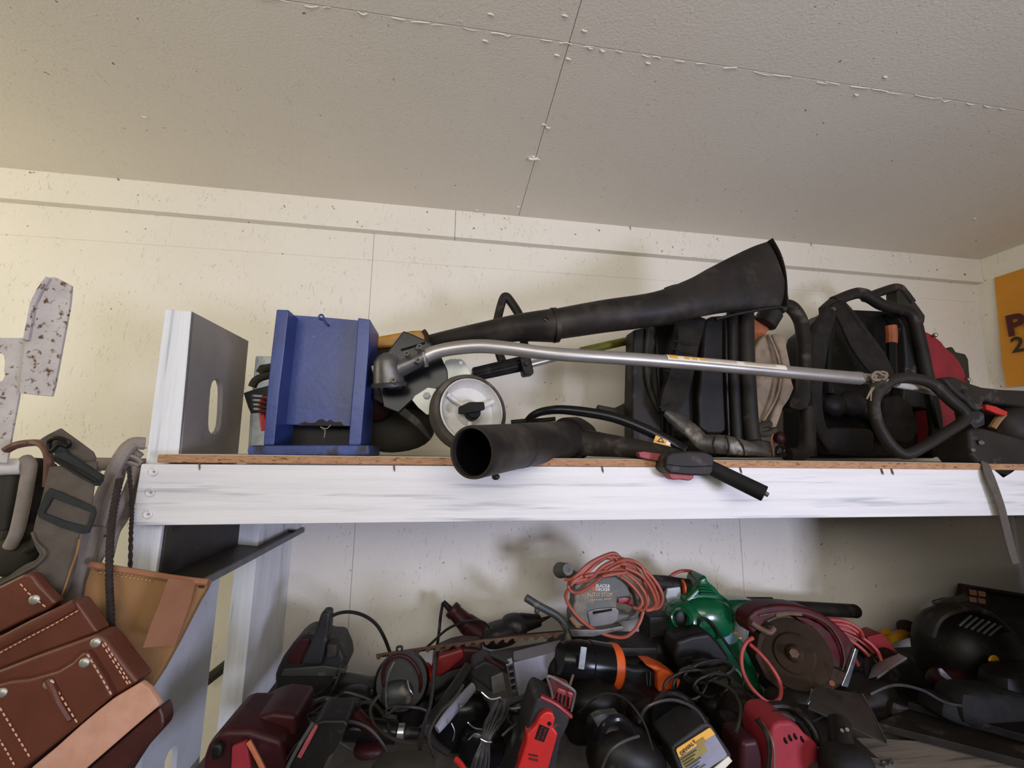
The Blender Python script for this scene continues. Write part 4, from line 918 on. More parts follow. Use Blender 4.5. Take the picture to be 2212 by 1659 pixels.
# far left: upright black planer with tall handle
t = T('electric_planer', 'dusty black power planer with tall handle beside rear white post', 'planer', (660, 1545, -.30))
part(t, 'body', ext([(650, 1374), (671, 1373), (703, 1385), (730, 1386), (744, 1420), (748, 1446), (725, 1471), (700, 1500), (678, 1530), (589, 1540), (593, 1504), (592, 1457), (609, 1421), (631, 1391)], -.36, .12, .014, 3), M_greyd)
part(t, 'red_side', ext([(648, 1381), (670, 1380), (668, 1400), (650, 1436), (618, 1434), (630, 1402)], -.368, .02, .004), M_redd)
part(t, 'handle', ext([(694, 1322), (712, 1323), (711, 1355), (702, 1399), (694, 1438), (648, 1438), (664, 1402), (678, 1370)], -.385, .05, .008, 3), M_greyd)
part(t, 'belt', ext([(612, 1445), (700, 1438), (748, 1446), (742, 1462), (700, 1462), (606, 1462)], -.372, .03, .004), M_greyt)
part(t, 'sole_plate', ext([(556, 1524), (566, 1516), (600, 1508), (680, 1520), (674, 1534), (620, 1548), (575, 1544), (559, 1535)], -.40, .14, .006, 3), M_olive)
part(t, 'chip_outlet', ext([(704, 1390), (728, 1392), (728, 1420), (704, 1425)], -.38, .05, .008), M_olive)
part(t, 'dusty_ledge', tube([(596, 1508, -.39), (630, 1514, -.39), (680, 1512, -.38)], 7, n=8), M_olive)
part(t, 'cord', tube([(708, 1345, -.36), (712, 1335, -.355), (730, 1325, -.33), (757, 1322, -.30), (787, 1330, -.28), (813, 1349, -.27), (830, 1377, -.27), (842, 1408, -.27), (850, 1430, -.28)], 3.6, n=8), M_cordb)
part(t, 'knob', cyl((724, 1470, -.38), (724, 1470, -.40), 7, n=10), M_suede2)
# dark red tool, bottom left corner
t = T('chop_saw_body', 'dark maroon power tool with orange-red rib in bottom left corner', 'power tool', (520, 1700, -.78))
part(t, 'housing', ext([(470, 1582), (488, 1578), (540, 1578), (608, 1600), (622, 1660), (610, 1720), (430, 1720), (436, 1643), (447, 1609), (461, 1594)], -.78, .14, .014, 3), M_redd)
part(t, 'top_cover', ext([(525, 1585), (531, 1563), (560, 1548), (589, 1540), (640, 1546), (640, 1590), (600, 1610)], -.74, .12, .010, 3), M_redd)
part(t, 'red_panel', ext([(500, 1613), (533, 1601), (540, 1660), (545, 1720), (495, 1720)], -.788, .01, .003), M_redl)
part(t, 'orange_rib', tube([(537, 1601, -.795), (552, 1628, -.797), (568, 1660, -.80), (580, 1690, -.80)], 4.5, n=7, sq=True), M_orangeb)
part(t, 'side_knob', ell((470, 1620, -.79), 12, 10, 16, n=3), M_blackp)
# black case with a pink-red strip
t = T('stapler_case', 'black tilted tool with a pinkish red strip along its edge', 'power tool', (680, 1700, -.82))
part(t, 'shell', ext([(684, 1560), (700, 1556), (746, 1556), (752, 1566), (730, 1610), (704, 1665), (680, 1720), (590, 1720), (616, 1658), (650, 1606)], -.82, .08, .010, 3), M_blackp)
part(t, 'strip', ext([(680, 1566), (686, 1571), (668, 1606), (650, 1639), (641, 1636), (660, 1600)], -.826, .006, .001), M_redtrig)
part(t, 'edge_rim', tube([(676, 1562, -.825), (650, 1604, -.827), (628, 1644, -.828), (612, 1680, -.828)], 4, n=7), M_greyt)
part(t, 'side_rim', tube([(748, 1560, -.80), (730, 1602, -.81), (706, 1650, -.82), (696, 1680, -.82)], 5, n=7), M_olive)
t = T('drill_body', 'dark round-bodied drill lying left of the shiny black cylinder', 'drill', (740, 1600, -.58))
part(t, 'motor', [ell((735, 1555, -.60), 46, 30, 26, rot=30, n=2.5), ell((765, 1505, -.50), 34, 28, 20, n=2.4)], M_blackp)
part(t, 'nose', cyl((770, 1545, -.62), (815, 1590, -.66), 15, 10, n=14), M_redd)
t = T('polisher', 'black cylindrical tool with a chrome highlight band near the bottom', 'power tool', (820, 1610, -.62))
part(t, 'barrel', cyl((745, 1572, -.60), (858, 1582, -.60), 24, 22, n=20), M_blackg)
part(t, 'collar', cyl((856, 1582, -.60), (874, 1582, -.60), 17, 17, n=20), M_silver)  # silver band models the chrome highlight on the barrel end
part(t, 'spindle', cyl((874, 1582, -.60), (905, 1584, -.60), 12, 11, n=16), M_blackp)
# ring shaped tool with glossy arcs
t = T('mini_circular_saw', 'small black circular saw with grey motor, left of the red tool', 'saw', (866, 1530, -.42))
part(t, 'guard', lathe((872, 1470, -.30), (868, 1472, -.46), [(0, 0), (0, 40), (.3, 54), (.9, 56), (1, 50), (1, 0)], n=30), M_blackp)
part(t, 'guard_rim', tube([(x, y, -.465) for x, y in oval(868, 1470, 40, 55, rot=12, n=20)], 4, n=7, sub=2, closed=True), M_redd)
part(t, 'motor', ell((858, 1500, -.47), 34, 24, 26, n=2.5), M_greyt)
part(t, 'gloss_arc', [tube([(852, 1430, -.49), (838, 1460, -.50), (833, 1495, -.50), (836, 1540, -.50)], 2, n=6), tube([(880, 1470, -.49), (884, 1488, -.50), (892, 1500, -.50)], 2, n=6)], M_silver)  # thin silver tubes stand in for the gloss arcs on the ring
part(t, 'lever', tube([(858, 1406, -.44), (858, 1398, -.44), (868, 1397, -.44), (868, 1406, -.44)], 2.5, n=6), M_blackp)
t = T('coiled_lead', 'tangled black lead lying behind the stapler tool', 'cord', (760, 1540, -.66))
part(t, 'loop', coil((760, 1520), 48, 20, 4, 3.2, -.50, 14, 11, .03), M_cordb)
part(t, 'loop', coil((700, 1536), 40, 26, 3, 3.2, -.60, 14, 12, .03, rot=20), M_cordb)
part(t, 'tail', tube([(735, 1450, -.44), (720, 1490, -.46), (690, 1530, -.52), (640, 1560, -.62), (600, 1590, -.70)], 3.4, n=7), M_cordb)
# grinder at the wall
t = T('angle_grinder', 'dark maroon grinder leaning on the wall above hedge trimmer blade', 'grinder', (1060, 1400, -.16))
part(t, 'handle', [cyl((978, 1318, -.14), (1012, 1352, -.16), 15, 20, n=18), cyl((1004, 1344, -.15), (1046, 1376, -.18), 21, 25, n=18)], M_redd)
part(t, 'collar', cyl((974, 1314, -.14), (984, 1324, -.143), 18, 18, n=18), M_redd)
part(t, 'strain_relief', cyl((957, 1300, -.13), (976, 1320, -.14), 5, 7, n=12), M_blackr)
part(t, 'gear_head', [ell((1082, 1368, -.20), 44, 34, 24, n=2.6, rot=12), ell((1112, 1350, -.20), 30, 28, 22, n=2.5)], M_greyd)
part(t, 'chuck', cyl((1125, 1346, -.20), (1168, 1340, -.20), 20, 12, n=16), M_blackp)
part(t, 'bit', cyl((1166, 1341, -.20), (1192, 1330, -.20), 5, 1.5, n=10), M_blackp)
part(t, 'cord', tube([(957, 1302, -.13), (952, 1330, -.13), (949, 1360, -.14), (944, 1400, -.18), (940, 1440, -.22)], 3.4, n=7), M_cordb)
single('looped_lead', 'thin black lead arching over the maroon grinder', 'cord', tube([(918, 1402, -.24), (940, 1382, -.23), (965, 1360, -.22), (995, 1346, -.21), (1024, 1341, -.21), (1044, 1344, -.22), (1058, 1356, -.23)], 2.8, n=7), M_cordb)
single('hanging_lead', 'long thin black lead dropping through heap to the bottom edge', 'cord', tube([(944, 1400, -.30), (938, 1450, -.45), (930, 1520, -.60), (918, 1560, -.68), (908, 1610, -.74), (900, 1690, -.80)], 4.5, n=7), M_cordb)
# hedge trimmer with rusty toothed blade and grey casing
t = T('hedge_trimmer', 'grey hedge trimmer with long rusty toothed blade and D-shaped handle', 'hedge trimmer', (1090, 1520, -.48))
up_, lo_ = [], []
for i in range(20):
    f = i/19.0
    x = 812 + (1216-812)*f; y = 1414 - 49*f - 6*math.sin(math.pi*f)*.6
    up_.append((x, y, -.32 - .06*f))
for i in range(19, 0, -1):
    f = i/19.0; f2 = (i-.55)/19.0; f3 = (i-.3)/19.0
    def yy(f): return 1414 - 49*f - 3.6*math.sin(math.pi*f)
    X = lambda f: 812 + 404*f
    lo_ += [(X(f), yy(f)+4, -.32-.06*f), (X(f3), yy(f3)+5, -.32-.06*f3), (X(f2)-3, yy(f2)+13, -.32-.06*f2), (X(f2)-8, yy(f2)+11, -.32-.06*f2), (X(f2)-9, yy(f2)+4, -.32-.06*f2)]
part(t, 'blade', ext(up_+lo_, -.35, .004), M_rustbar, label='rusty toothed blade')
part(t, 'blade_support', tube([(826, 1415, -.316), (1000, 1390, -.34), (1100, 1376, -.355), (1216, 1366, -.37)], 3, rb=6, n=6, sq=True), M_rust)
def hexa(q, th, b=.003):
    return ext(q, None, th, b)
part(t, 'side_casing', quadbox([PY(1109, 1432, -.50), PY(1216, 1404, -.46), PY(1213, 1441, -.46), PY(1120, 1507, -.50)], [v+Vector((.01, .07, .0)) for v in (PY(1109, 1432, -.50), PY(1216, 1404, -.46), PY(1213, 1441, -.46), PY(1120, 1507, -.50))], .003), M_greyc)
part(t, 'top_casing', quadbox([PY(1043, 1409, -.40), PY(1185, 1384, -.36), PY(1217, 1404, -.458), PY(1096, 1433, -.50)], [v+Vector((0, .01, -.03)) for v in (PY(1043, 1409, -.40), PY(1185, 1384, -.36), PY(1217, 1404, -.458), PY(1096, 1433, -.50))], .003), M_greyd)
vt = part(t, 'vent_grille', ext([(1094, 1438), (1108, 1432), (1121, 1506), (1108, 1509)], -.505, .03, .001, holes=[[(1097+k*2.6, 1441+k*14), (1107+k*2.3, 1437.5+k*14), (1109+k*2.3, 1448+k*14), (1099+k*2.6, 1451+k*14)] for k in range(5)]), M_silver)
part(t, 'front_block', ext([(1021, 1440), (1050, 1426), (1086, 1440), (1090, 1470), (1094, 1495), (1064, 1500), (1040, 1480), (1014, 1462)], -.47, .08, .010, 3), M_greyd)
part(t, 'switch_plate', ext([(1060, 1464), (1087, 1452), (1094, 1492), (1064, 1500)], -.480, .012, .002), M_greym)
part(t, 'red_trim', tube([(1046, 1420, -.47), (1068, 1432, -.48), (1090, 1444, -.49)], 3.5, n=7), M_redd)
part(t, 'rear_handle', tube([(1012, 1438, -.48, 9, 12), (990, 1472, -.51, 10, 14), (956, 1520, -.56, 10, 14), (924, 1564, -.60, 10, 13), (922, 1580, -.61, 9, 12), (940, 1606, -.63, 7, 10), (970, 1628, -.65, 6, 8)], 10, n=12), M_greyd)
part(t, 'handle_face', tube([(1022, 1484, -.53, 10, 7), (998, 1512, -.565, 12, 7), (968, 1546, -.61, 12, 7), (944, 1576, -.635, 9, 6)], 10, n=12), M_greyc, label='pale grey inner face of handle')
part(t, 'handle_hole', cyl((995, 1525, -.58), (995, 1525, -.595), 3.5, n=10), M_blackg)
# guard bar
single('bent_metal_bar', 'bent grey metal bar sticking up left of the corded jigsaw', 'bar', [tube([(1136, 1291, -.30), (1165, 1309, -.30), (1200, 1328, -.30), (1217, 1345, -.305), (1226, 1366, -.31), (1227, 1390, -.32)], 8, n=12), ell((1160, 1318, -.295), 6, 6, 9)], M_greyt)
# bundled grey-black lead
t = T('lead_bundle', 'bundle of folded black lead tied with a pale wire', 'cord', (1040, 1680, -.74))
for k in range(11):
    o_ = (k-5)
    part(t, 'strand', tube([(1086+o_*2.0, 1512, -.60), (1078+o_*3.6, 1535+abs(o_), -.64-.004*(k % 3)), (1062+o_*3.2, 1568, -.67-.005*(k % 2)), (1050+o_*1.7, 1600, -.69), (1040+o_*3.2, 1640, -.70-.004*(k % 3)), (1030+o_*4.5, 1690, -.71)], 2.6, n=6, sub=4), M_lead)
part(t, 'tie', tube([(1038, 1596, -.70), (1050, 1602, -.702), (1062, 1603, -.70)], 1.6, n=6), M_silver)
part(t, 'tie', tube([(1012, 1598, -.69), (1026, 1586, -.695), (1036, 1588, -.70)], 1.6, n=6), M_silver)
part(t, 'spread_loop', tube([(1078, 1505, -.60), (1100, 1530, -.62), (1128, 1530, -.63), (1126, 1556, -.64), (1104, 1572, -.65), (1084, 1590, -.66)], 2.6, n=6), M_lead)
for pts in ([(1040, 1495), (1060, 1510), (1082, 1506)], [(975, 1562), (982, 1580), (978, 1600)], [(1010, 1560), (1024, 1572), (1042, 1576)]):
    part(t, 'stray_wire', tube([(x, y, -.64) for x, y in pts], 1.4, n=5), M_silver)
# red tool body with lead around
t = T('red_saw_body', 'bright red power tool half buried left of the grey hedge trimmer', 'power tool', (960, 1500, -.34))
part(t, 'body', ext([(944, 1418), (975, 1405), (1004, 1399), (1042, 1402), (1046, 1420), (1020, 1436), (990, 1448), (968, 1455), (945, 1468), (930, 1440)], -.36, .10, .014, 3), M_redd)
part(t, 'handle_nose', ext([(882, 1459), (895, 1450), (908, 1444), (925, 1446), (938, 1462), (932, 1474), (903, 1492), (892, 1480)], -.40, .05, .010, 3), M_red2)
part(t, 'rear_body', ext([(930, 1440), (948, 1418), (1000, 1402), (1004, 1420), (970, 1450), (944, 1466)], -.37, .03, .008), M_redp)
# red oscillating tool
t = T('red_multitool', 'bright red and dark grey multitool with chrome wire bail, bottom centre', 'power tool', (1170, 1700, -.80))
part(t, 'housing', ext([(1158, 1512), (1168, 1504), (1200, 1520), (1233, 1548), (1228, 1568), (1212, 1600), (1205, 1640), (1196, 1720), (1088, 1720), (1112, 1660), (1134, 1606), (1140, 1568)], -.75, .09, .016, 4), M_greyd)
part(t, 'face_cover', ext([(1178, 1539), (1186, 1537), (1195, 1541), (1200, 1554), (1195, 1572), (1206, 1586), (1196, 1622), (1180, 1680), (1112, 1720), (1112, 1680), (1126, 1640), (1137, 1606), (1138, 1588), (1158, 1568), (1166, 1550)], -.764, .03, .008, 3), M_red2)
part(t, 'collar', tube([(1168, 1504, -.745), (1200, 1520, -.75), (1233, 1547, -.745)], 5, rb=7, n=10), M_redp)
hd = part(t, 'head', ext([(1206, 1485), (1241, 1498), (1231, 1537), (1192, 1510)], -.735, .06, .005, 2), M_redp)
for k in range(4): part(hd, 'vent_slot', ext([(1203+k*8, 1496+k*3.4), (1206+k*8, 1497+k*3.4), (1203+k*8.5, 1517+k*3.6), (1199+k*8.5, 1515+k*3.6)], -.738, .004), M_blackg)
part(t, 'wire_bail', tube([(1194, 1508, -.75), (1190, 1486, -.752), (1182, 1464, -.755), (1190, 1462, -.755), (1215, 1476, -.755), (1240, 1492, -.755), (1241, 1505, -.752), (1234, 1536, -.745)], 3, n=8, sub=3), M_silver)
part(t, 'lock_pin', cyl((1229, 1485, -.72), (1238, 1458, -.70), 3, n=8), M_rustbar)
lg = part(t, 'logo_plate', ext([(1166, 1565), (1187, 1574), (1175, 1604), (1155, 1597)], -.7655, .002, .0005), M_blackp)
text(lg, 'lettering', 'BLACK &', (1167, 1583, -.7675), 6.2, M_redp, rot=66)
text(lg, 'lettering', 'DECKER', (1175, 1586, -.7675), 6.2, M_redp, rot=66)
part(t, 'logo_dot', disc((1187, 1564), 4.5, -.7655, .002), M_blackp)
for k in range(2): part(t, 'grip_rib', tube([(1143, 1630+k*9, -.766), (1162, 1634+k*9, -.766)], 1.6, n=6, sub=1), M_redd)
single('red_blade_guard', 'red curved tool edge at the bottom, left of red multitool', 'power tool', tube([(984, 1640, -.74), (996, 1652, -.75), (1006, 1672, -.76), (1010, 1700, -.76)], 6, n=8), M_red2)
# corded jigsaw
t = T('corded_jigsaw', 'grey-green jigsaw wrapped in orange cord, lettered AUTO STOP', 'jigsaw', (1300, 1375, -.28))
JY = -.30
part(t, 'body', ext([(1241, 1263), (1262, 1252), (1291, 1246), (1329, 1244), (1357, 1260), (1366, 1290), (1335, 1294), (1334, 1312), (1336, 1325), (1366, 1330), (1350, 1340), (1338, 1344), (1319, 1356), (1253, 1364), (1236, 1352), (1232, 1332), (1240, 1301)], JY, .06, .012, 3), M_jig)
part(t, 'rear_grip', tube([(1357, 1262, JY+.03), (1372, 1285, JY+.03), (1375, 1312, JY+.03), (1364, 1330, JY+.03), (1340, 1333, JY+.03)], 6, rb=14, n=10), M_jig)
part(t, 'lower_casting', ext([(1268, 1322), (1290, 1315), (1330, 1312), (1338, 1320), (1336, 1340), (1318, 1354), (1275, 1356)], JY-.004, .03, .004), M_greym)
part(t, 'slot', ext([(1281, 1321), (1322, 1315), (1322, 1319.5), (1281, 1327)], JY-.0055, .003), M_blackg)
part(t, 'sole_plate', ext([(1230, 1360), (1300, 1360), (1345, 1352), (1350, 1360), (1282, 1376), (1236, 1376)], JY-.03, .11, .003), M_greym)
part(t, 'brass_edge', tube([(1232, 1334, JY-.005), (1246, 1352, JY-.01), (1264, 1366, JY-.012)], 3.4, n=6), M_suede)
part(t, 'trigger', ext([(1335, 1292), (1350, 1290), (1366, 1292), (1368, 1312), (1350, 1305), (1335, 1304)], JY+.01, .03, .004), M_redp)
part(t, 'knob', [lathe((1208, 1232, JY+.06), (1227, 1230, JY-.02), [(0, 0), (0, 15), (.15, 17), (.7, 14), (.9, 13), (1, 11.5), (1.0, 4), (.97, 3), (.97, 0)], n=20), cyl((1226, 1236, JY+.04), (1250, 1250, JY+.04), 11, n=12)], M_jig)
part(t, 'logo_dot', disc((1282, 1271), 6.3, JY-.001, .0015), M_cordo)
text(t, 'lettering', 'BLACK&', (1302, 1265.5, JY-.0015), 8.6, M_whitetxt, rot=-3, bold=.015)
text(t, 'lettering', 'DECKER', (1302, 1273.5, JY-.0015), 8.6, M_whitetxt, rot=-3, bold=.015)
text(t, 'lettering', 'AUTO STOP', (1295, 1284.5, JY-.0015), 10.5, M_goldtxt, rot=-2, bold=.012)
part(t, 'fine_print', [tube([(1275, 1296, JY-.001), (1300, 1295, JY-.001)], .8, n=5, sub=1), tube([(1304, 1294.5, JY-.001), (1320, 1293, JY-.001)], .8, n=5, sub=1)], M_goldtxt)
loops = [
 [(1219, 1251), (1232, 1252), (1244, 1244), (1272, 1218), (1300, 1203), (1325, 1195), (1338, 1203), (1344, 1217)],
 [(1232, 1262), (1240, 1254), (1264, 1240), (1291, 1216), (1315, 1203), (1350, 1209), (1386, 1226), (1413, 1252), (1431, 1286), (1424, 1311), (1402, 1316)],
 [(1232, 1265), (1243, 1256), (1278, 1246), (1305, 1230), (1330, 1215), (1357, 1209), (1384, 1221), (1394, 1240), (1413, 1268), (1422, 1300), (1408, 1316)],
 [(1262, 1245), (1290, 1238), (1320, 1232), (1345, 1230), (1352, 1236), (1325, 1240), (1300, 1245)],
 [(1228, 1271), (1238, 1279), (1256, 1278), (1281, 1262), (1300, 1246), (1322, 1228), (1352, 1218), (1374, 1230), (1390, 1255), (1400, 1290), (1398, 1308)],
 [(1340, 1245), (1358, 1258), (1378, 1280), (1387, 1300), (1379, 1314), (1368, 1312)],
 [(1352, 1238), (1376, 1258), (1392, 1280), (1397, 1303), (1390, 1317), (1380, 1316)],
 [(1350, 1226), (1380, 1240), (1402, 1264), (1416, 1298), (1409, 1315), (1395, 1318)],
 [(1240, 1258), (1262, 1232), (1292, 1208), (1318, 1206), (1342, 1222), (1370, 1240), (1404, 1258)],
 [(1226, 1274), (1222, 1290), (1234, 1315), (1262, 1345), (1300, 1368), (1344, 1377), (1368, 1364), (1383, 1341), (1391, 1312)],
 [(1228, 1271), (1231, 1256), (1250, 1258), (1275, 1250), (1300, 1225), (1325, 1212)]]
for k, lp in enumerate(loops):
    part(t, 'cord_loop', tube([(x, y, JY-.018-.006*(k % 4)-.01*math.sin(i*.9+k)) for i, (x, y) in enumerate(lp)], 3.7, n=8, sub=5), M_cordo)
# black and orange drill behind
t = T('orange_banded_drill', 'black drill with two orange bands, between jigsaw and green blower', 'drill', (1460, 1300, -.20))
part(t, 'barrel', [cyl((1405, 1258, -.20), (1450, 1262, -.21), 16, 17, n=16), cyl((1448, 1262, -.21), (1492, 1266, -.22), 16, 14, n=16)], M_blackd)
part(t, 'orange_band', cyl((1491, 1266, -.22), (1508, 1266, -.225), 15, 14.5, n=18), M_orange)
part(t, 'orange_band', cyl((1473, 1268, -.235), (1478, 1268, -.236), 15, 15, n=18), M_orange)
part(t, 'grey_block', ext([(1441, 1271), (1471, 1267), (1474, 1304), (1443, 1307), (1438, 1290)], -.24, .04, .005), M_clearp)
part(t, 'cord', tube([(1446, 1247, -.20), (1458, 1238, -.20), (1475, 1233, -.20), (1496, 1235, -.20), (1508, 1247, -.21), (1509, 1256, -.22)], 3.3, n=8), M_cordr)
# green blower
t = T('green_blower', 'glossy green electric leaf blower with long black nozzle', 'leaf blower', (1540, 1510, -.30))
part(t, 'motor_housing', [ell((1522, 1330, -.26), 62, 44, 42, n=2.5, rot=-6), ell((1480, 1345, -.27), 44, 40, 46, n=2.4)], M_green)
part(t, 'top_cover', ext([(1480, 1296), (1492, 1285), (1509, 1268), (1513, 1250), (1527, 1242), (1531, 1257), (1548, 1270), (1558, 1284), (1578, 1298), (1584, 1312), (1540, 1322), (1490, 1318)], -.28, .09, .016, 4), M_green)
for k in range(4): part(t, 'vent_rib', tube([(1508+k*1.5, 1262+k*7, -.288), (1534+k*5, 1266+k*6, -.286)], 2.6, n=7, sub=1), M_green)
for k in range(3): part(t, 'vent_gap', tube([(1510+k*1.5, 1266+k*7, -.284), (1534+k*5, 1269+k*6, -.283)], 1.8, n=6, sub=1), M_blackg)
part(t, 'side_boss', [lathe((1474, 1337, -.30), (1470, 1338, -.335), [(0, 25), (.6, 23), (1, 19), (.9, 15), (.4, 14), (.4, 0)], n=24)], M_green)
part(t, 'boss_hole', ell((1471, 1337, -.328), 13, 2.5, 16), M_blackp)
part(t, 'throat', ext([(1570, 1298), (1600, 1297), (1630, 1298), (1636, 1310), (1618, 1330), (1590, 1344), (1570, 1346)], -.27, .07, .014, 3), M_green)
part(t, 'lower_body', ext([(1450, 1350), (1480, 1370), (1500, 1368), (1540, 1360), (1572, 1366), (1605, 1384), (1622, 1405), (1638, 1436), (1639, 1466), (1648, 1488), (1658, 1508), (1640, 1508), (1618, 1496), (1600, 1470), (1575, 1440), (1540, 1410), (1490, 1400), (1446, 1388)], -.30, .08, .018, 4), M_green)
part(t, 'nozzle', [cyl((1615, 1307, -.16), (1846, 1320, -.12), 13.5, 14, n=18), ell((1845, 1320, -.12), 14, 14, 14), cyl((1600, 1296, -.14), (1668, 1296, -.13), 6, n=12)], M_blackd)
part(t, 'round_sticker', ext(oval(1577, 1379, 17, 13, n=18), -.3015, .002), mat('purple_sticker', '6f6a8c', '3f8f7c', rough=.4, scale=50))
part(t, 'pink_sticker', ext([(1483, 1368), (1502, 1366), (1503, 1373), (1486, 1376)], -.315, .004), mat('pink_sticker', 'b0708a', rough=.4))
part(t, 'yellow_print', [box((1590, 1367, -.302), 10, 3.5, 2, rot=-5, b=0), box((1598, 1378, -.302), 8, 3, 2, rot=-10, b=0)], M_ylabel)
part(t, 'edge_stripe', tube([(1587, 1444, -.31), (1596, 1452, -.31), (1604, 1464, -.31)], 2.2, n=6), M_clearp)
single('green_blower_lead', 'thin black lead looped over the green blower', 'cord', tube([(1508, 1352, -.33), (1512, 1342, -.335), (1522, 1336, -.34), (1535, 1344, -.34), (1552, 1366, -.34), (1577, 1402, -.34), (1597, 1432, -.345), (1606, 1462, -.35), (1604, 1482, -.36)], 3, n=7), M_cordb)
# black brick, charger and lead in front of green blower
t = T('black_charger', 'matt black charger brick with coiled lead in front of green blower', 'charger', (1510, 1520, -.44))
part(t, 'brick', ext([(1462, 1384), (1496, 1372), (1533, 1366), (1553, 1388), (1578, 1421), (1574, 1440), (1530, 1448), (1466, 1450), (1456, 1420)], -.42, .08, .014, 4), M_blackp)
for k, (c, rx, ry, n_, r) in enumerate((((1530, 1450), 52, 20, 5, 3.0), ((1490, 1478), 34, 34, 3, 3.0), ((1540, 1478), 40, 24, 3, 3.0))):
    part(t, 'lead_coil', coil(c, rx, ry, n_, r, -.47-.02*k, 12, 20+k, .015, rot=12), M_cordb)
part(t, 'lead_loop', tube([(1462, 1456, -.50), (1440, 1470, -.505), (1433, 1488, -.51), (1442, 1506, -.51)], 2.8, n=7), M_cordb)
part(t, 'plug', [ell((1545, 1500, -.48), 36, 24, 18, n=3), cyl((1510, 1455, -.50), (1528, 1462, -.50), 5, n=8)], M_blackg)
part(t, 'plug_pin', [cyl((1536, 1461, -.505), (1537, 1453, -.505), 2.2, n=8), cyl((1545, 1459, -.505), (1546, 1451, -.505), 2.2, n=8), cyl((1553, 1457, -.505), (1554, 1449, -.505), 2.2, n=8)], M_silver)
# torch / drill
t = T('cordless_lamp', 'black barrel lamp with orange rim and grey sticker, bottom centre', 'lamp', (1275, 1480, -.50))
part(t, 'barrel', lathe((1208, 1422, -.50), (1324, 1440, -.485), [(0, 0), (0, 30), (.1, 36), (.35, 42), (.5, 42), (.52, 44), (.9, 44), (.96, 42), (.96, 0)], n=30), M_blackg)
part(t, 'orange_rim', lathe((1312, 1438, -.487), (1331, 1441, -.4845), [(0, 43), (.3, 45.5), (.8, 45.5), (1, 42), (1, 36), (0, 36), (0, 43)], n=30, closed=False), M_orange)
part(t, 'lens', lathe((1322, 1440, -.486), (1332, 1441, -.4845), [(0, 40), (.5, 34), (.8, 0)], n=24), M_blackp)
part(t, 'sticker', ext([(1255, 1397), (1268, 1399), (1262, 1447), (1249, 1445)], -.562, .003, .001), M_galv)
t = T('orange_drill', 'black and orange drill lying right of the barrel lamp', 'drill', (1400, 1510, -.46))
part(t, 'grip_body', ext([(1335, 1428), (1370, 1440), (1400, 1440), (1424, 1450), (1420, 1500), (1390, 1506), (1350, 1496), (1330, 1470)], -.44, .08, .016, 3), M_blackp)
part(t, 'orange_shell', ext([(1394, 1437), (1420, 1439), (1448, 1452), (1474, 1471), (1464, 1492), (1448, 1509), (1422, 1496), (1420, 1455)], -.46, .07, .016, 3), M_orange)
part(t, 'rib', [tube([(1396, 1454, -.445), (1398, 1480, -.445)], 1.6, n=6, sub=1), tube([(1405, 1452, -.445), (1404, 1482, -.445)], 1.6, n=6, sub=1)], M_greyt)
part(t, 'lower_shell', ext([(1345, 1490), (1400, 1500), (1440, 1512), (1430, 1560), (1370, 1560), (1340, 1530)], -.50, .08, .016, 3), M_redd)
single('grey_clamp_box', 'dark grey box behind the lamp, below the jigsaw', 'box', [box((1330, 1404, -.30), 150, 46, 90, rot=-3, b=5), box((1415, 1380, -.24), 50, 110, 60, b=5)], M_greyd)
t = T('belt_sander', 'black rounded sander in front of heap, bottom centre', 'sander', (1340, 1700, -.80))
part(t, 'body', [ell((1352, 1640, -.72), 86, 60, 62, n=2.5, rot=-20), ell((1310, 1580, -.70), 44, 40, 38, n=2.6)], M_blackp)
part(t, 'top_handle', tube([(1292, 1600, -.76), (1306, 1568, -.78), (1334, 1552, -.78), (1358, 1566, -.77), (1374, 1590, -.76)], 9, n=10), M_blackg)
part(t, 'edge', tube([(1300, 1660, -.79), (1316, 1625, -.81), (1346, 1602, -.81), (1380, 1590, -.79)], 3, n=7), M_greyt)
part(t, 'front_plate', ext([(1279, 1552), (1298, 1543), (1334, 1538), (1340, 1556), (1312, 1580), (1300, 1586)], -.75, .02, .004), M_greyt)
# battery charger with yellow label
t = T('battery_charger', 'black battery charger with yellow and grey label, bottom centre', 'charger', (1510, 1700, -.80))
part(t, 'case', ext([(1450, 1619), (1458, 1608), (1520, 1563), (1530, 1562), (1540, 1570), (1582, 1632), (1580, 1640), (1540, 1720), (1500, 1730), (1480, 1700)], -.78, .09, .010, 3), M_greyd)
part(t, 'socket', [lathe((1462, 1556, -.63), (1456, 1562, -.72), [(0, 0), (0, 56), (.6, 58), (.9, 52), (1, 44), (.85, 34), (.7, 0)], n=28)], M_blackg)
lb = part(t, 'label', ext([(1461, 1622), (1463, 1617), (1532, 1573), (1537, 1575), (1571, 1630), (1568, 1636), (1520, 1668), (1492, 1690), (1484, 1684)], -.783, .003, .0008), M_greyc)
part(lb, 'yellow_band', ext([(1461, 1622), (1463, 1617), (1532, 1573), (1536, 1574), (1545, 1586), (1500, 1614), (1467, 1637)], -.7845, .002, .0005), M_ylabel)
part(lb, 'olive_band', ext([(1468, 1638), (1520, 1606), (1530, 1622), (1478, 1660)], -.7842, .0016, .0004), mat('olive_label', '8a7a3a', '7a6d36', rough=.5, scale=40))
text(lb, 'lettering', 'DEWALT', (1487, 1616, -.7868), 10.5, M_print, rot=33, bold=.02)
part(lb, 'approval_box', ext([(1502, 1603), (1519, 1592), (1526, 1602), (1509, 1613)], -.7855, .001), mat('label_tick', '8a6f2a', rough=.5))
for k in range(7):
    x0, y0 = 1471+k*3.3, 1642+k*5.2
    part(lb, 'print_line', tube([(x0, y0, -.7865), (x0+34-(k % 3)*6, y0-22+(k % 3)*4, -.7865)], .9, n=5, sub=1), M_print)
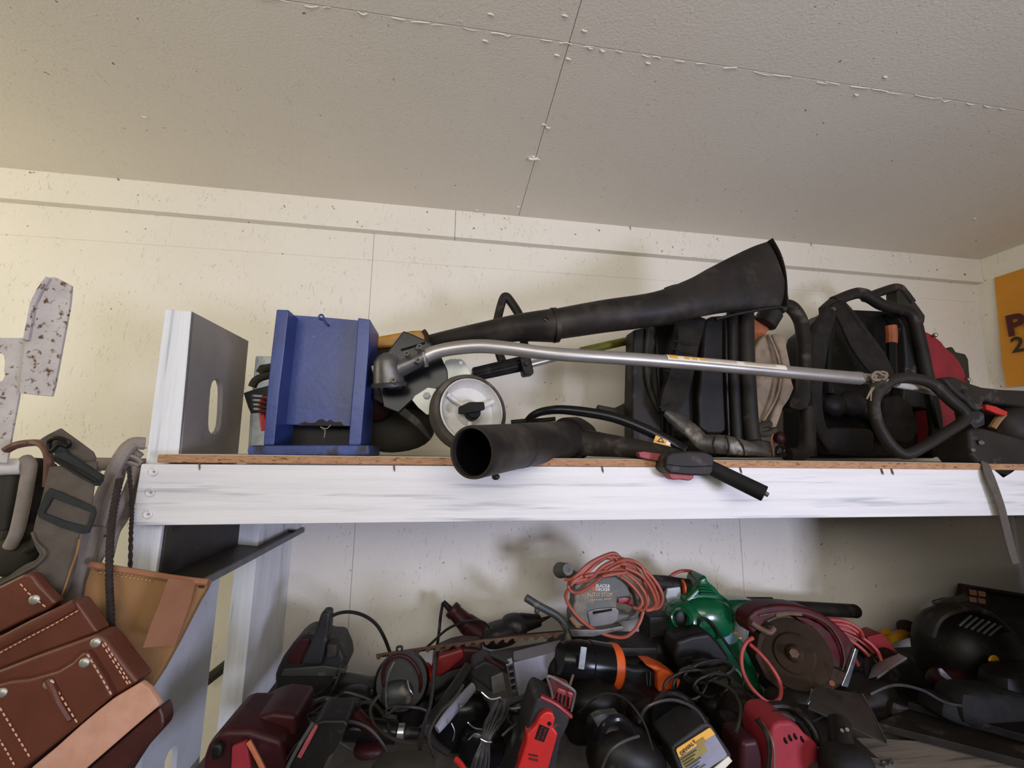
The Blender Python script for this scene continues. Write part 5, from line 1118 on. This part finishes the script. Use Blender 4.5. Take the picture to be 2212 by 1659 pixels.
part(t, 'white_sticker', ext([(1543, 1660), (1574, 1634), (1582, 1644), (1556, 1670)], -.784, .003), M_label)
# red sander bottom right of centre
t = T('red_sander', 'dusty crimson sander with dark slots under the circular saw', 'sander', (1700, 1700, -.78))
part(t, 'body', ext([(1668, 1572), (1680, 1560), (1710, 1558), (1728, 1570), (1742, 1588), (1764, 1604), (1776, 1626), (1774, 1648), (1750, 1660), (1730, 1720), (1672, 1720), (1664, 1640), (1662, 1600)], -.76, .10, .022, 4), M_redl)
part(t, 'shaded_side', ext([(1602, 1602), (1640, 1596), (1652, 1640), (1650, 1700), (1600, 1700)], -.74, .08, .012, 3), M_redd)  # dark red here puts the shadow on this side into the colour
for x, y in ((1697, 1600), (1707, 1594), (1718, 1591), (1733, 1597)):
    part(t, 'slot', ell((x, y, -.761), 3, 4, 7, rot=20), M_blackg)
part(t, 'hose', tube([(1608, 1556, -.66), (1630, 1536, -.66), (1660, 1526, -.66), (1700, 1526, -.67), (1736, 1548, -.70), (1758, 1580, -.72), (1766, 1612, -.73)], 9, n=10), M_blackp)
part(t, 'hose', tube([(1640, 1560, -.72), (1660, 1545, -.72), (1690, 1542, -.72), (1716, 1556, -.73)], 6, n=9), M_blackd)
part(t, 'lead', tube([(1636, 1556, -.76), (1654, 1580, -.79), (1662, 1612, -.80), (1660, 1650, -.80), (1652, 1690, -.80)], 5, n=8), M_cordb)
part(t, 'lead', tube([(1646, 1562, -.77), (1664, 1590, -.80), (1672, 1625, -.81), (1670, 1690, -.81)], 2.6, n=7), M_brownl)
# circular saw
t = T('circular_saw', 'old red circular saw with big rusty brown blade', 'circular saw', (1730, 1490, -.42))
SY = -.40
part(t, 'upper_guard', ext([(1619, 1330), (1632, 1318), (1649, 1311), (1670, 1307), (1691, 1306), (1720, 1308), (1746, 1313), (1771, 1323), (1793, 1336), (1813, 1352), (1829, 1369), (1843, 1388), (1854, 1405), (1846, 1425), (1838, 1442), (1820, 1446), (1818, 1420), (1806, 1385), (1790, 1360), (1764, 1342), (1740, 1334), (1712, 1330), (1680, 1334), (1655, 1345), (1640, 1362), (1628, 1372), (1614, 1355)], SY, .07, .010, 3), M_saw)
part(t, 'guard_face', ext([(1716, 1331), (1745, 1335), (1772, 1348), (1795, 1368), (1810, 1395), (1818, 1425), (1816, 1444), (1790, 1440), (1786, 1410), (1776, 1380), (1755, 1356), (1730, 1342)], SY+.005, .05, .006), M_saw)
part(t, 'blade', lathe((1716, 1411, SY+.05), (1715, 1411, SY+.012), [(0, 0), (0, 66), (.7, 68), (1, 67), (1.02, 58), (1.0, 40), (1.1, 36), (1.1, 18), (1.3, 12), (1.3, 0)], n=44), M_rust)
part(t, 'guard_seam', tube([(1640, 1330, SY-.003), (1690, 1322, SY-.004), (1740, 1325, SY-.004), (1785, 1346, SY-.004), (1812, 1380, SY-.004), (1824, 1420, SY-.003), (1820, 1448, SY-.002)], 1.6, n=6), M_rustbar)
part(t, 'name_plate', ext([(1676, 1326), (1700, 1322), (1732, 1325), (1734, 1331), (1704, 1329), (1678, 1333)], SY-.003, .004, .0008), M_rustbar)
part(t, 'lower_guard', ext([(1640, 1372), (1652, 1350), (1676, 1350), (1656, 1372), (1646, 1400), (1648, 1430), (1668, 1462), (1700, 1486), (1740, 1494), (1775, 1485), (1800, 1462), (1830, 1455), (1820, 1480), (1790, 1500), (1740, 1508), (1690, 1496), (1655, 1466), (1632, 1420)], SY+.01, .05, .006), M_rust)
part(t, 'guard_lever', tube([(1622, 1344, SY-.01), (1640, 1356, SY-.012), (1662, 1366, SY-.012), (1672, 1356, SY-.01)], 6, n=9), M_rustbar)
part(t, 'silver_edge', ext([(1848, 1400), (1855, 1404), (1846, 1440), (1832, 1486), (1818, 1482), (1832, 1448)], SY-.012, .012, .002), M_silver)
part(t, 'arbor_nut', cyl((1715, 1411, SY-.002), (1715, 1411, SY-.010), 10, n=6), M_rustbar)
part(t, 'brass_nut', cyl((1794, 1474, SY-.01), (1797, 1476, SY-.03), 6, n=8), M_orangeb)
part(t, 'bracket', ext([(1786, 1452), (1800, 1442), (1832, 1456), (1830, 1478), (1800, 1480), (1788, 1470)], SY-.01, .03, .004), M_rust)
single('orange_cord_loop', 'single orange-red cord loop hanging left of the circular saw', 'cord', tube([(1626, 1378, -.44), (1612, 1388, -.445), (1602, 1412, -.45), (1604, 1448, -.46), (1622, 1484, -.48), (1652, 1513, -.50), (1672, 1517, -.505), (1686, 1503, -.50), (1684, 1473, -.48), (1664, 1438, -.46), (1640, 1410, -.44), (1620, 1392, -.42)], 4.2, n=9), M_cordr)
t = T('orange_cord_hank', 'hank of orange-red cord spilling down right of circular saw', 'cord', (1870, 1510, -.36))
for k, lp in enumerate(([(1780, 1338), (1815, 1340), (1840, 1348), (1858, 1362), (1864, 1376)], [(1790, 1346), (1825, 1350), (1850, 1364), (1866, 1380)], [(1800, 1352), (1840, 1366), (1872, 1384), (1896, 1408), (1905, 1432)], [(1808, 1360), (1848, 1378), (1880, 1402), (1900, 1432)], [(1815, 1370), (1850, 1392), (1876, 1416), (1894, 1440)], [(1846, 1420), (1858, 1445), (1870, 1470), (1880, 1495), (1884, 1516)], [(1838, 1440), (1852, 1462), (1862, 1486), (1868, 1508)], [(1852, 1432), (1868, 1462), (1876, 1492), (1876, 1512)])):
    part(t, 'strand', tube([(x, y, -.33-.006*(k % 3)-.012*i) for i, (x, y) in enumerate(lp)], 3.8, n=8), M_cordr)
t = T('trowel_plate', 'dark steel plate tool with black handle, lower right', 'tool', (1830, 1680, -.70))
part(t, 'plate', quadbox([PY(1760, 1482, -.46), PY(1862, 1499, -.50), PY(1917, 1606, -.70), PY(1746, 1528, -.66)], [v+Vector((0, .002, -.004)) for v in (PY(1760, 1482, -.46), PY(1862, 1499, -.50), PY(1917, 1606, -.70), PY(1746, 1528, -.66))], .0008), M_sheet)
part(t, 'edge_highlight', tube([(1863, 1499, -.502), (1890, 1550, -.60), (1917, 1605, -.702)], 1.6, n=6, sub=1), M_silver)  # silver line paints the highlight along the plate's right edge
part(t, 'handle', cyl((1812, 1556, -.735), (1822, 1655, -.80), 22, 24, n=18), M_blackp)
part(t, 'handle_bolt', [cyl((1819, 1578, -.768), (1819, 1578, -.776), 4, n=8), cyl((1830, 1576, -.768), (1830, 1576, -.776), 4, n=8)], M_greym)
part(t, 'base', ell((1828, 1655, -.80), 52, 40, 38, n=3), M_blackr)
part(t, 'pale_chip', ext([(1757, 1490), (1762, 1492), (1760, 1514), (1750, 1525), (1744, 1522), (1754, 1508)], -.50, .01, .002), M_galv)
# back right things
single('red_toolbox', 'small bright red block behind orange cord hank', 'box', ext([(1873, 1376), (1906, 1368), (1922, 1386), (1940, 1410), (1912, 1428), (1892, 1410)], -.34, .06, .004), M_redp)
single('pale_block', 'pale grey block below the small red block', 'block', quadbox([PY(1904, 1428, -.40), PY(1942, 1411, -.39), PY(1957, 1419, -.44), PY(1893, 1462, -.47)], [v+Vector((0, .03, -.02)) for v in (PY(1904, 1428, -.40), PY(1942, 1411, -.39), PY(1957, 1419, -.44), PY(1893, 1462, -.47))], .002), M_galv)
t = T('yellow_clamp', 'dirty yellow tool with a round brown knob near the wall', 'clamp', (1950, 1390, -.18))
part(t, 'arm', tube([(1915, 1382, -.20), (1935, 1374, -.19), (1958, 1368, -.18), (1978, 1368, -.18)], 8, rb=10, n=8, sq=True), M_yellow)
part(t, 'jaw', ext([(1910, 1372), (1918, 1358), (1924, 1362), (1926, 1376)], -.19, .02, .003), M_yellow)
part(t, 'knob', ell((1959, 1356, -.17), 18, 16, 15, n=2.4), M_rust)
single('black_pistol_grip_tool', 'black pistol shaped tool tucked between orange cords and pale block', 'power tool', [cyl((1856, 1394, -.30), (1886, 1424, -.36), 13, 12, n=12), tube([(1886, 1424, -.36), (1880, 1450, -.38), (1886, 1490, -.42)], 13, n=10), tube([(1888, 1424, -.38), (1898, 1436, -.39), (1906, 1444, -.39)], 3, n=6)], M_blackp)
t = T('dark_case', 'dark case with pale scuffs, right of the orange cords', 'case', (1960, 1520, -.40))
part(t, 'lid', ext([(1893, 1463), (1957, 1420), (1975, 1424), (1997, 1456), (2028, 1508), (2050, 1535), (1990, 1535), (1905, 1520), (1888, 1500)], -.42, .12, .010, 3), M_blackp)
part(t, 'rim', tube([(1894, 1464, -.428), (1926, 1441, -.428), (1957, 1421, -.428)], 3, n=6, sub=1), M_greym)
t = T('wet_dry_vacuum', 'big black domed machine with yellow spot at lower right', 'vacuum', (2100, 1560, -.40))
part(t, 'dome', ell((2090, 1412, -.34), 98, 84, 98, n=2.2), M_blackp)
part(t, 'top_band', tube([(2002, 1368, -.42), (2016, 1336, -.43), (2046, 1318, -.44), (2090, 1312, -.44), (2130, 1326, -.44), (2160, 1356, -.43)], 8, rb=18, n=10), M_blackd)
for k in range(6): part(t, 'cooling_rib', tube([(2072+k*13, 1352+k*4.2, -.515-.002*k), (2086+k*13, 1340+k*4.2, -.512-.002*k), (2098+k*13, 1330+k*4.4, -.505-.002*k)], 2.2, n=6), M_greyt)
part(t, 'yellow_spot', disc((2149, 1427), 11, -.50, .006), M_yellow)
part(t, 'silver_tag', ext([(2028, 1446), (2034, 1444), (2062, 1472), (2058, 1476), (2034, 1460)], -.50, .004), M_greyc)
part(t, 'lower_red', ell((2070, 1480, -.40), 60, 40, 34, n=2.6), M_redd)
part(t, 'side_box', ext([(2180, 1380), (2290, 1372), (2300, 1490), (2190, 1490)], -.44, .14, .014, 3), M_greyd)
t = T('outlet_box', 'dark box with small maroon framed four-square plate, by right wall', 'box', (2170, 1400, -.14))
part(t, 'box', ext([(2128, 1274), (2290, 1300), (2290, 1420), (2110, 1400)], -.16, .10, .006), M_olive)
part(t, 'rim', tube([(2090, 1270, -.17), (2150, 1278, -.175), (2220, 1290, -.18), (2290, 1302, -.18)], 5, rb=10, n=6, sq=True), M_blackp)
fr = part(t, 'plate_frame', ext([(2088, 1266), (2134, 1274), (2134, 1309), (2120, 1312), (2094, 1306)], -.185, .02, .003), M_redd)
for i in range(2):
    for j in range(2):
        part(fr, 'square', ext([(2095+i*19, 1273+i*3+j*16), (2110+i*19, 1275.5+i*3+j*16), (2111+i*19, 1287+i*3+j*15), (2097+i*19, 1285+i*3+j*15)], -.188, .004, .001), M_leathere)
single('crumpled_strap', 'dark strap end with pale glint on top of the black dome', 'strap', tube([(2018, 1306, -.30), (2040, 1300, -.31), (2062, 1298, -.31), (2086, 1290, -.31)], 8, rb=5, n=8, sq=True), M_tape)
t = T('grey_plank', 'dusty grey plank lying across the front of lower shelf', 'plank', (2060, 1640, -.90))
def zplank(P, z, th, b=.002):
    top = [PZ(x, y, z) for x, y in P]
    return quadbox(top, [v-Vector((0, 0, th)) for v in top], b)
part(t, 'board', zplank([(1838, 1592), (1990, 1600), (2420, 1712), (1800, 1760)], .745, .02), M_wood)
part(t, 'shiny_wrap', [tube([PZ(1895, 1640, 0.747), PZ(1908, 1646, 0.757), PZ(1922, 1652, 0.747)], 2.2, n=6), tube([PZ(1902, 1652, 0.747), PZ(1916, 1656, 0.759), PZ(1926, 1640, 0.749), PZ(1930, 1652, 0.749)], 2.2, n=6)], M_silver)
single('dark_rail', 'dark dusty rail lying behind the grey plank', 'rail', zplank([(1890, 1560), (1990, 1524), (2420, 1650), (2400, 1690)], .77, .02), M_blackd)
single('long_black_rail', 'second dark rail below the black dome, at right edge', 'rail', zplank([(1960, 1516), (2040, 1500), (2420, 1600), (2400, 1640)], .80, .02), M_blackp)
# more dark leads and small stuff in the heap
t = T('lead_tangle', 'thin dark leads tangled right across the heap of tools', 'cord', (1170, 1560, -.60))
part(t, 'lead', coil((1150, 1540), 60, 30, 3, 3, -.58, 16, 31, .03), M_cordb)
part(t, 'lead', coil((880, 1552), 50, 26, 3, 3, -.56, 16, 32, .03), M_cordb)
for k, (pp, Y0, Y1) in enumerate((([(590, 1560), (640, 1520), (700, 1490), (735, 1440), (748, 1420)], -.50, -.40), ([(700, 1600), (735, 1560), (790, 1570), (830, 1612), (848, 1660)], -.72, -.76),
    ([(1000, 1480), (980, 1510), (950, 1540), (926, 1590), (940, 1640)], -.60, -.74), ([(1250, 1540), (1300, 1500), (1350, 1510), (1390, 1560), (1410, 1620)], -.66, -.80),
    ([(1380, 1560), (1400, 1526), (1450, 1512), (1500, 1530), (1524, 1562)], -.74, -.78), ([(1540, 1470), (1580, 1490), (1600, 1530), (1590, 1580)], -.56, -.72),
    ([(1630, 1500), (1680, 1540), (1740, 1560), (1790, 1540)], -.60, -.60), ([(1880, 1500), (1930, 1480), (1990, 1490), (2050, 1520), (2140, 1530)], -.58, -.62),
    ([(820, 1500), (800, 1530), (812, 1570), (860, 1600), (930, 1610)], -.60, -.70), ([(620, 1640), (650, 1600), (700, 1590), (760, 1620)], -.80, -.80))):
    n_ = len(pp)-1
    part(t, 'lead', tube([(x, y, Y0+(Y1-Y0)*i/n_) for i, (x, y) in enumerate(pp)], 2.6+.5*(k % 3), n=7, sub=6), (M_cordb, M_lead, M_olive)[k % 3])
t = T('black_router', 'squat black router with side knobs left of the lead bundle', 'router', (960, 1600, -.60))
part(t, 'body', [ell((1000, 1555, -.44), 60, 40, 56, n=2.8), ell((1050, 1600, -.48), 60, 40, 46, n=2.8)], M_blackg)
part(t, 'knob', ell((1105, 1565, -.50), 22, 20, 26), M_blackp)
single('black_handle_grip', 'black grip lying between red multitool and black sander', 'power tool', [ell((1280, 1510, -.56), 60, 46, 34, n=2.6), ell((1210, 1450, -.44), 40, 40, 44, n=2.5)], M_blackp)
single('dark_drill_case', 'low black battery drill right of the yellow labelled charger', 'drill', [ell((1592, 1560, -.60), 34, 40, 60, n=2.8, rot=-20), ell((1570, 1520, -.50), 60, 40, 30, n=2.6)], M_blackp)
single('olive_sole_plate', 'dusty metal sole plate behind the red sander', 'plate', zplank([(1690, 1510), (1780, 1530), (1900, 1640), (1760, 1610)], .80, .012), M_sheet)
single('yellow_wire_offcut', 'small curl of orange wire on the shelf near the bottom', 'wire', tube([PZ(822, 1655, 0.723), PZ(832, 1646, 0.728), PZ(846, 1642, 0.726)], 2, n=6), M_orangeb)
single('red_spray_cap', 'red tool body lying low behind the orange wire curl', 'power tool', ell((800, 1615, -.62), 34, 30, 14, n=2.6), M_redd)
single('dusty_disc', 'round dark base seen low left of the red multitool', 'power tool', ell((870, 1668, -.80), 70, 50, 26, n=2.6), M_olive)

# dark filler bodies added for the near-black gaps of the heap, not known tools
def lump(name, label, cat, bits, m, extra=()):
    t = T(name, label, cat, (bits[0][0], bits[0][1]+bits[0][5], bits[0][2]))
    for i, (x, y, Y, rx, ry, rz, rot) in enumerate(bits):
        part(t, ('body', 'nose', 'grip', 'end_cap')[i % 4], ell((x, y, Y), rx, ry, rz, n=4.2, rot=rot), m if i != 1 else M_blackp)
    for nm, bm_, mm in extra: part(t, nm, bm_, mm)
    return t
lump('filler_under_planer', 'dark filler wedged under the electric planer', 'sander', [(640, 1575, -.50, 60, 46, 30, 10), (700, 1560, -.52, 40, 36, 26, 30)], M_redd, [('lead', tube([(600, 1560, -.56), (640, 1552, -.58), (700, 1540, -.58), (760, 1548, -.56)], 3.4, n=7), M_cordb)])
lump('filler_by_planer', 'black filler lying between planer and mini circular saw', 'drill', [(770, 1500, -.40, 60, 40, 28, -14), (715, 1520, -.44, 34, 30, 24, 0), (800, 1540, -.46, 22, 26, 40, 20)], M_blackp, [('bit', cyl((826, 1492, -.40), (858, 1484, -.40), 5, 3, n=8), M_greym)])
lump('filler_under_blade', 'black filler behind the red tool handle, under the toothed blade', 'drill', [(960, 1505, -.30, 70, 40, 34, 24), (900, 1530, -.34, 40, 36, 34, 0)], M_blackp)
lump('filler_by_leads', 'black filler body right of the lead bundle', 'power tool', [(1146, 1580, -.56, 36, 36, 56, -20), (1120, 1610, -.60, 30, 34, 50, -10)], M_blackp, [('lead', tube([(1095, 1640, -.66), (1118, 1600, -.67), (1130, 1560, -.66)], 3, n=7), M_cordb)])
lump('filler_under_lamp', 'black filler under the barrel lamp and orange drill', 'power tool', [(1330, 1520, -.50, 70, 44, 40, -10), (1260, 1540, -.52, 44, 40, 50, 0), (1400, 1560, -.56, 50, 40, 40, 0)], M_blackp)
lump('filler_by_charger', 'black filler between the charger label and red sander', 'power tool', [(1596, 1566, -.56, 50, 40, 46, -30), (1590, 1610, -.64, 34, 40, 60, 0)], M_blackd, [('lever', tube([(1560, 1500, -.56), (1584, 1540, -.60), (1596, 1590, -.66)], 7, n=8), M_blackg)])
lump('filler_under_saw', 'dark filler under the circular saw blade', 'router', [(1720, 1516, -.40, 60, 36, 24, 0), (1690, 1490, -.24, 40, 36, 30, 0)], M_olive)
lump('filler_by_trowel', 'dark filler behind the steel plate tool, right of the rusty blade', 'grinder', [(1870, 1520, -.40, 60, 44, 44, 20), (1920, 1500, -.36, 50, 40, 34, 0), (1950, 1530, -.44, 60, 40, 24, -10)], M_blackd)
lump('filler_by_dome', 'slumped black filler in front of the black dome at lower right', 'bag', [(2130, 1520, -.58, 100, 40, 36, -6), (2210, 1490, -.56, 80, 40, 50, 0), (2050, 1530, -.56, 50, 36, 22, -20)], M_blackr)
lump('filler_under_jigsaw', 'dark box shaped filler under the jigsaw, right of grey hedge trimmer', 'power tool', [(1240, 1420, -.30, 60, 44, 40, 0), (1290, 1465, -.34, 80, 44, 40, 0)], M_blackp)
lump('filler_behind_brick', 'black filler block behind the charger brick, left of the green blower', 'charger', [(1430, 1420, -.26, 44, 44, 50, 0), (1450, 1480, -.34, 60, 40, 40, 0)], M_blackp)
single('rear_lead', 'black lead lying along the wall behind the mini circular saw', 'cord', tube([(748, 1468, -.34), (790, 1466, -.30), (830, 1470, -.30), (860, 1462, -.26)], 4, n=7), M_cordb)
single('olive_lead', 'dusty olive lead curling in front of the drill left of centre', 'cord', tube([(640, 1600, -.66), (690, 1570, -.66), (730, 1556, -.64), (775, 1520, -.56), (810, 1522, -.54), (836, 1560, -.60), (842, 1592, -.66)], 3.6, n=7), M_olive)

# dark cloth added at the right edge to shade the wall behind it
t = T('added_shade_cloth', 'dark cloth added under the shelf beam to shade the wall', 'cloth', PY(2290, 1500, -.72))
def hcl():
    rows = []
    bm = bmesh.new()
    for j in range(9):
        z = 1.345-.5*j/8; row = []
        for k in range(22):
            x = 1.612+.018*math.sin(j*.9)*.4+.85*k/21
            row.append(bm.verts.new((x, -.735+.014*math.sin(k*1.3+j*.2), z)))
        rows.append(row)
    for a, b in zip(rows, rows[1:]):
        for k in range(21): bm.faces.new((a[k], a[k+1], b[k+1], b[k]))
    r = bmesh.ops.extrude_face_region(bm, geom=list(bm.faces))
    for gm in r['geom']:
        if isinstance(gm, bmesh.types.BMVert): gm.co.y += .004
    return bm
part(t, 'cloth', hcl(), M_fabric, sharp=1.5)
part(t, 'hem', tube([Vector((1.612, -.735, 1.345)), Vector((1.614, -.735, 1.1)), Vector((1.610, -.735, .845))], 3, n=6), M_webedge)
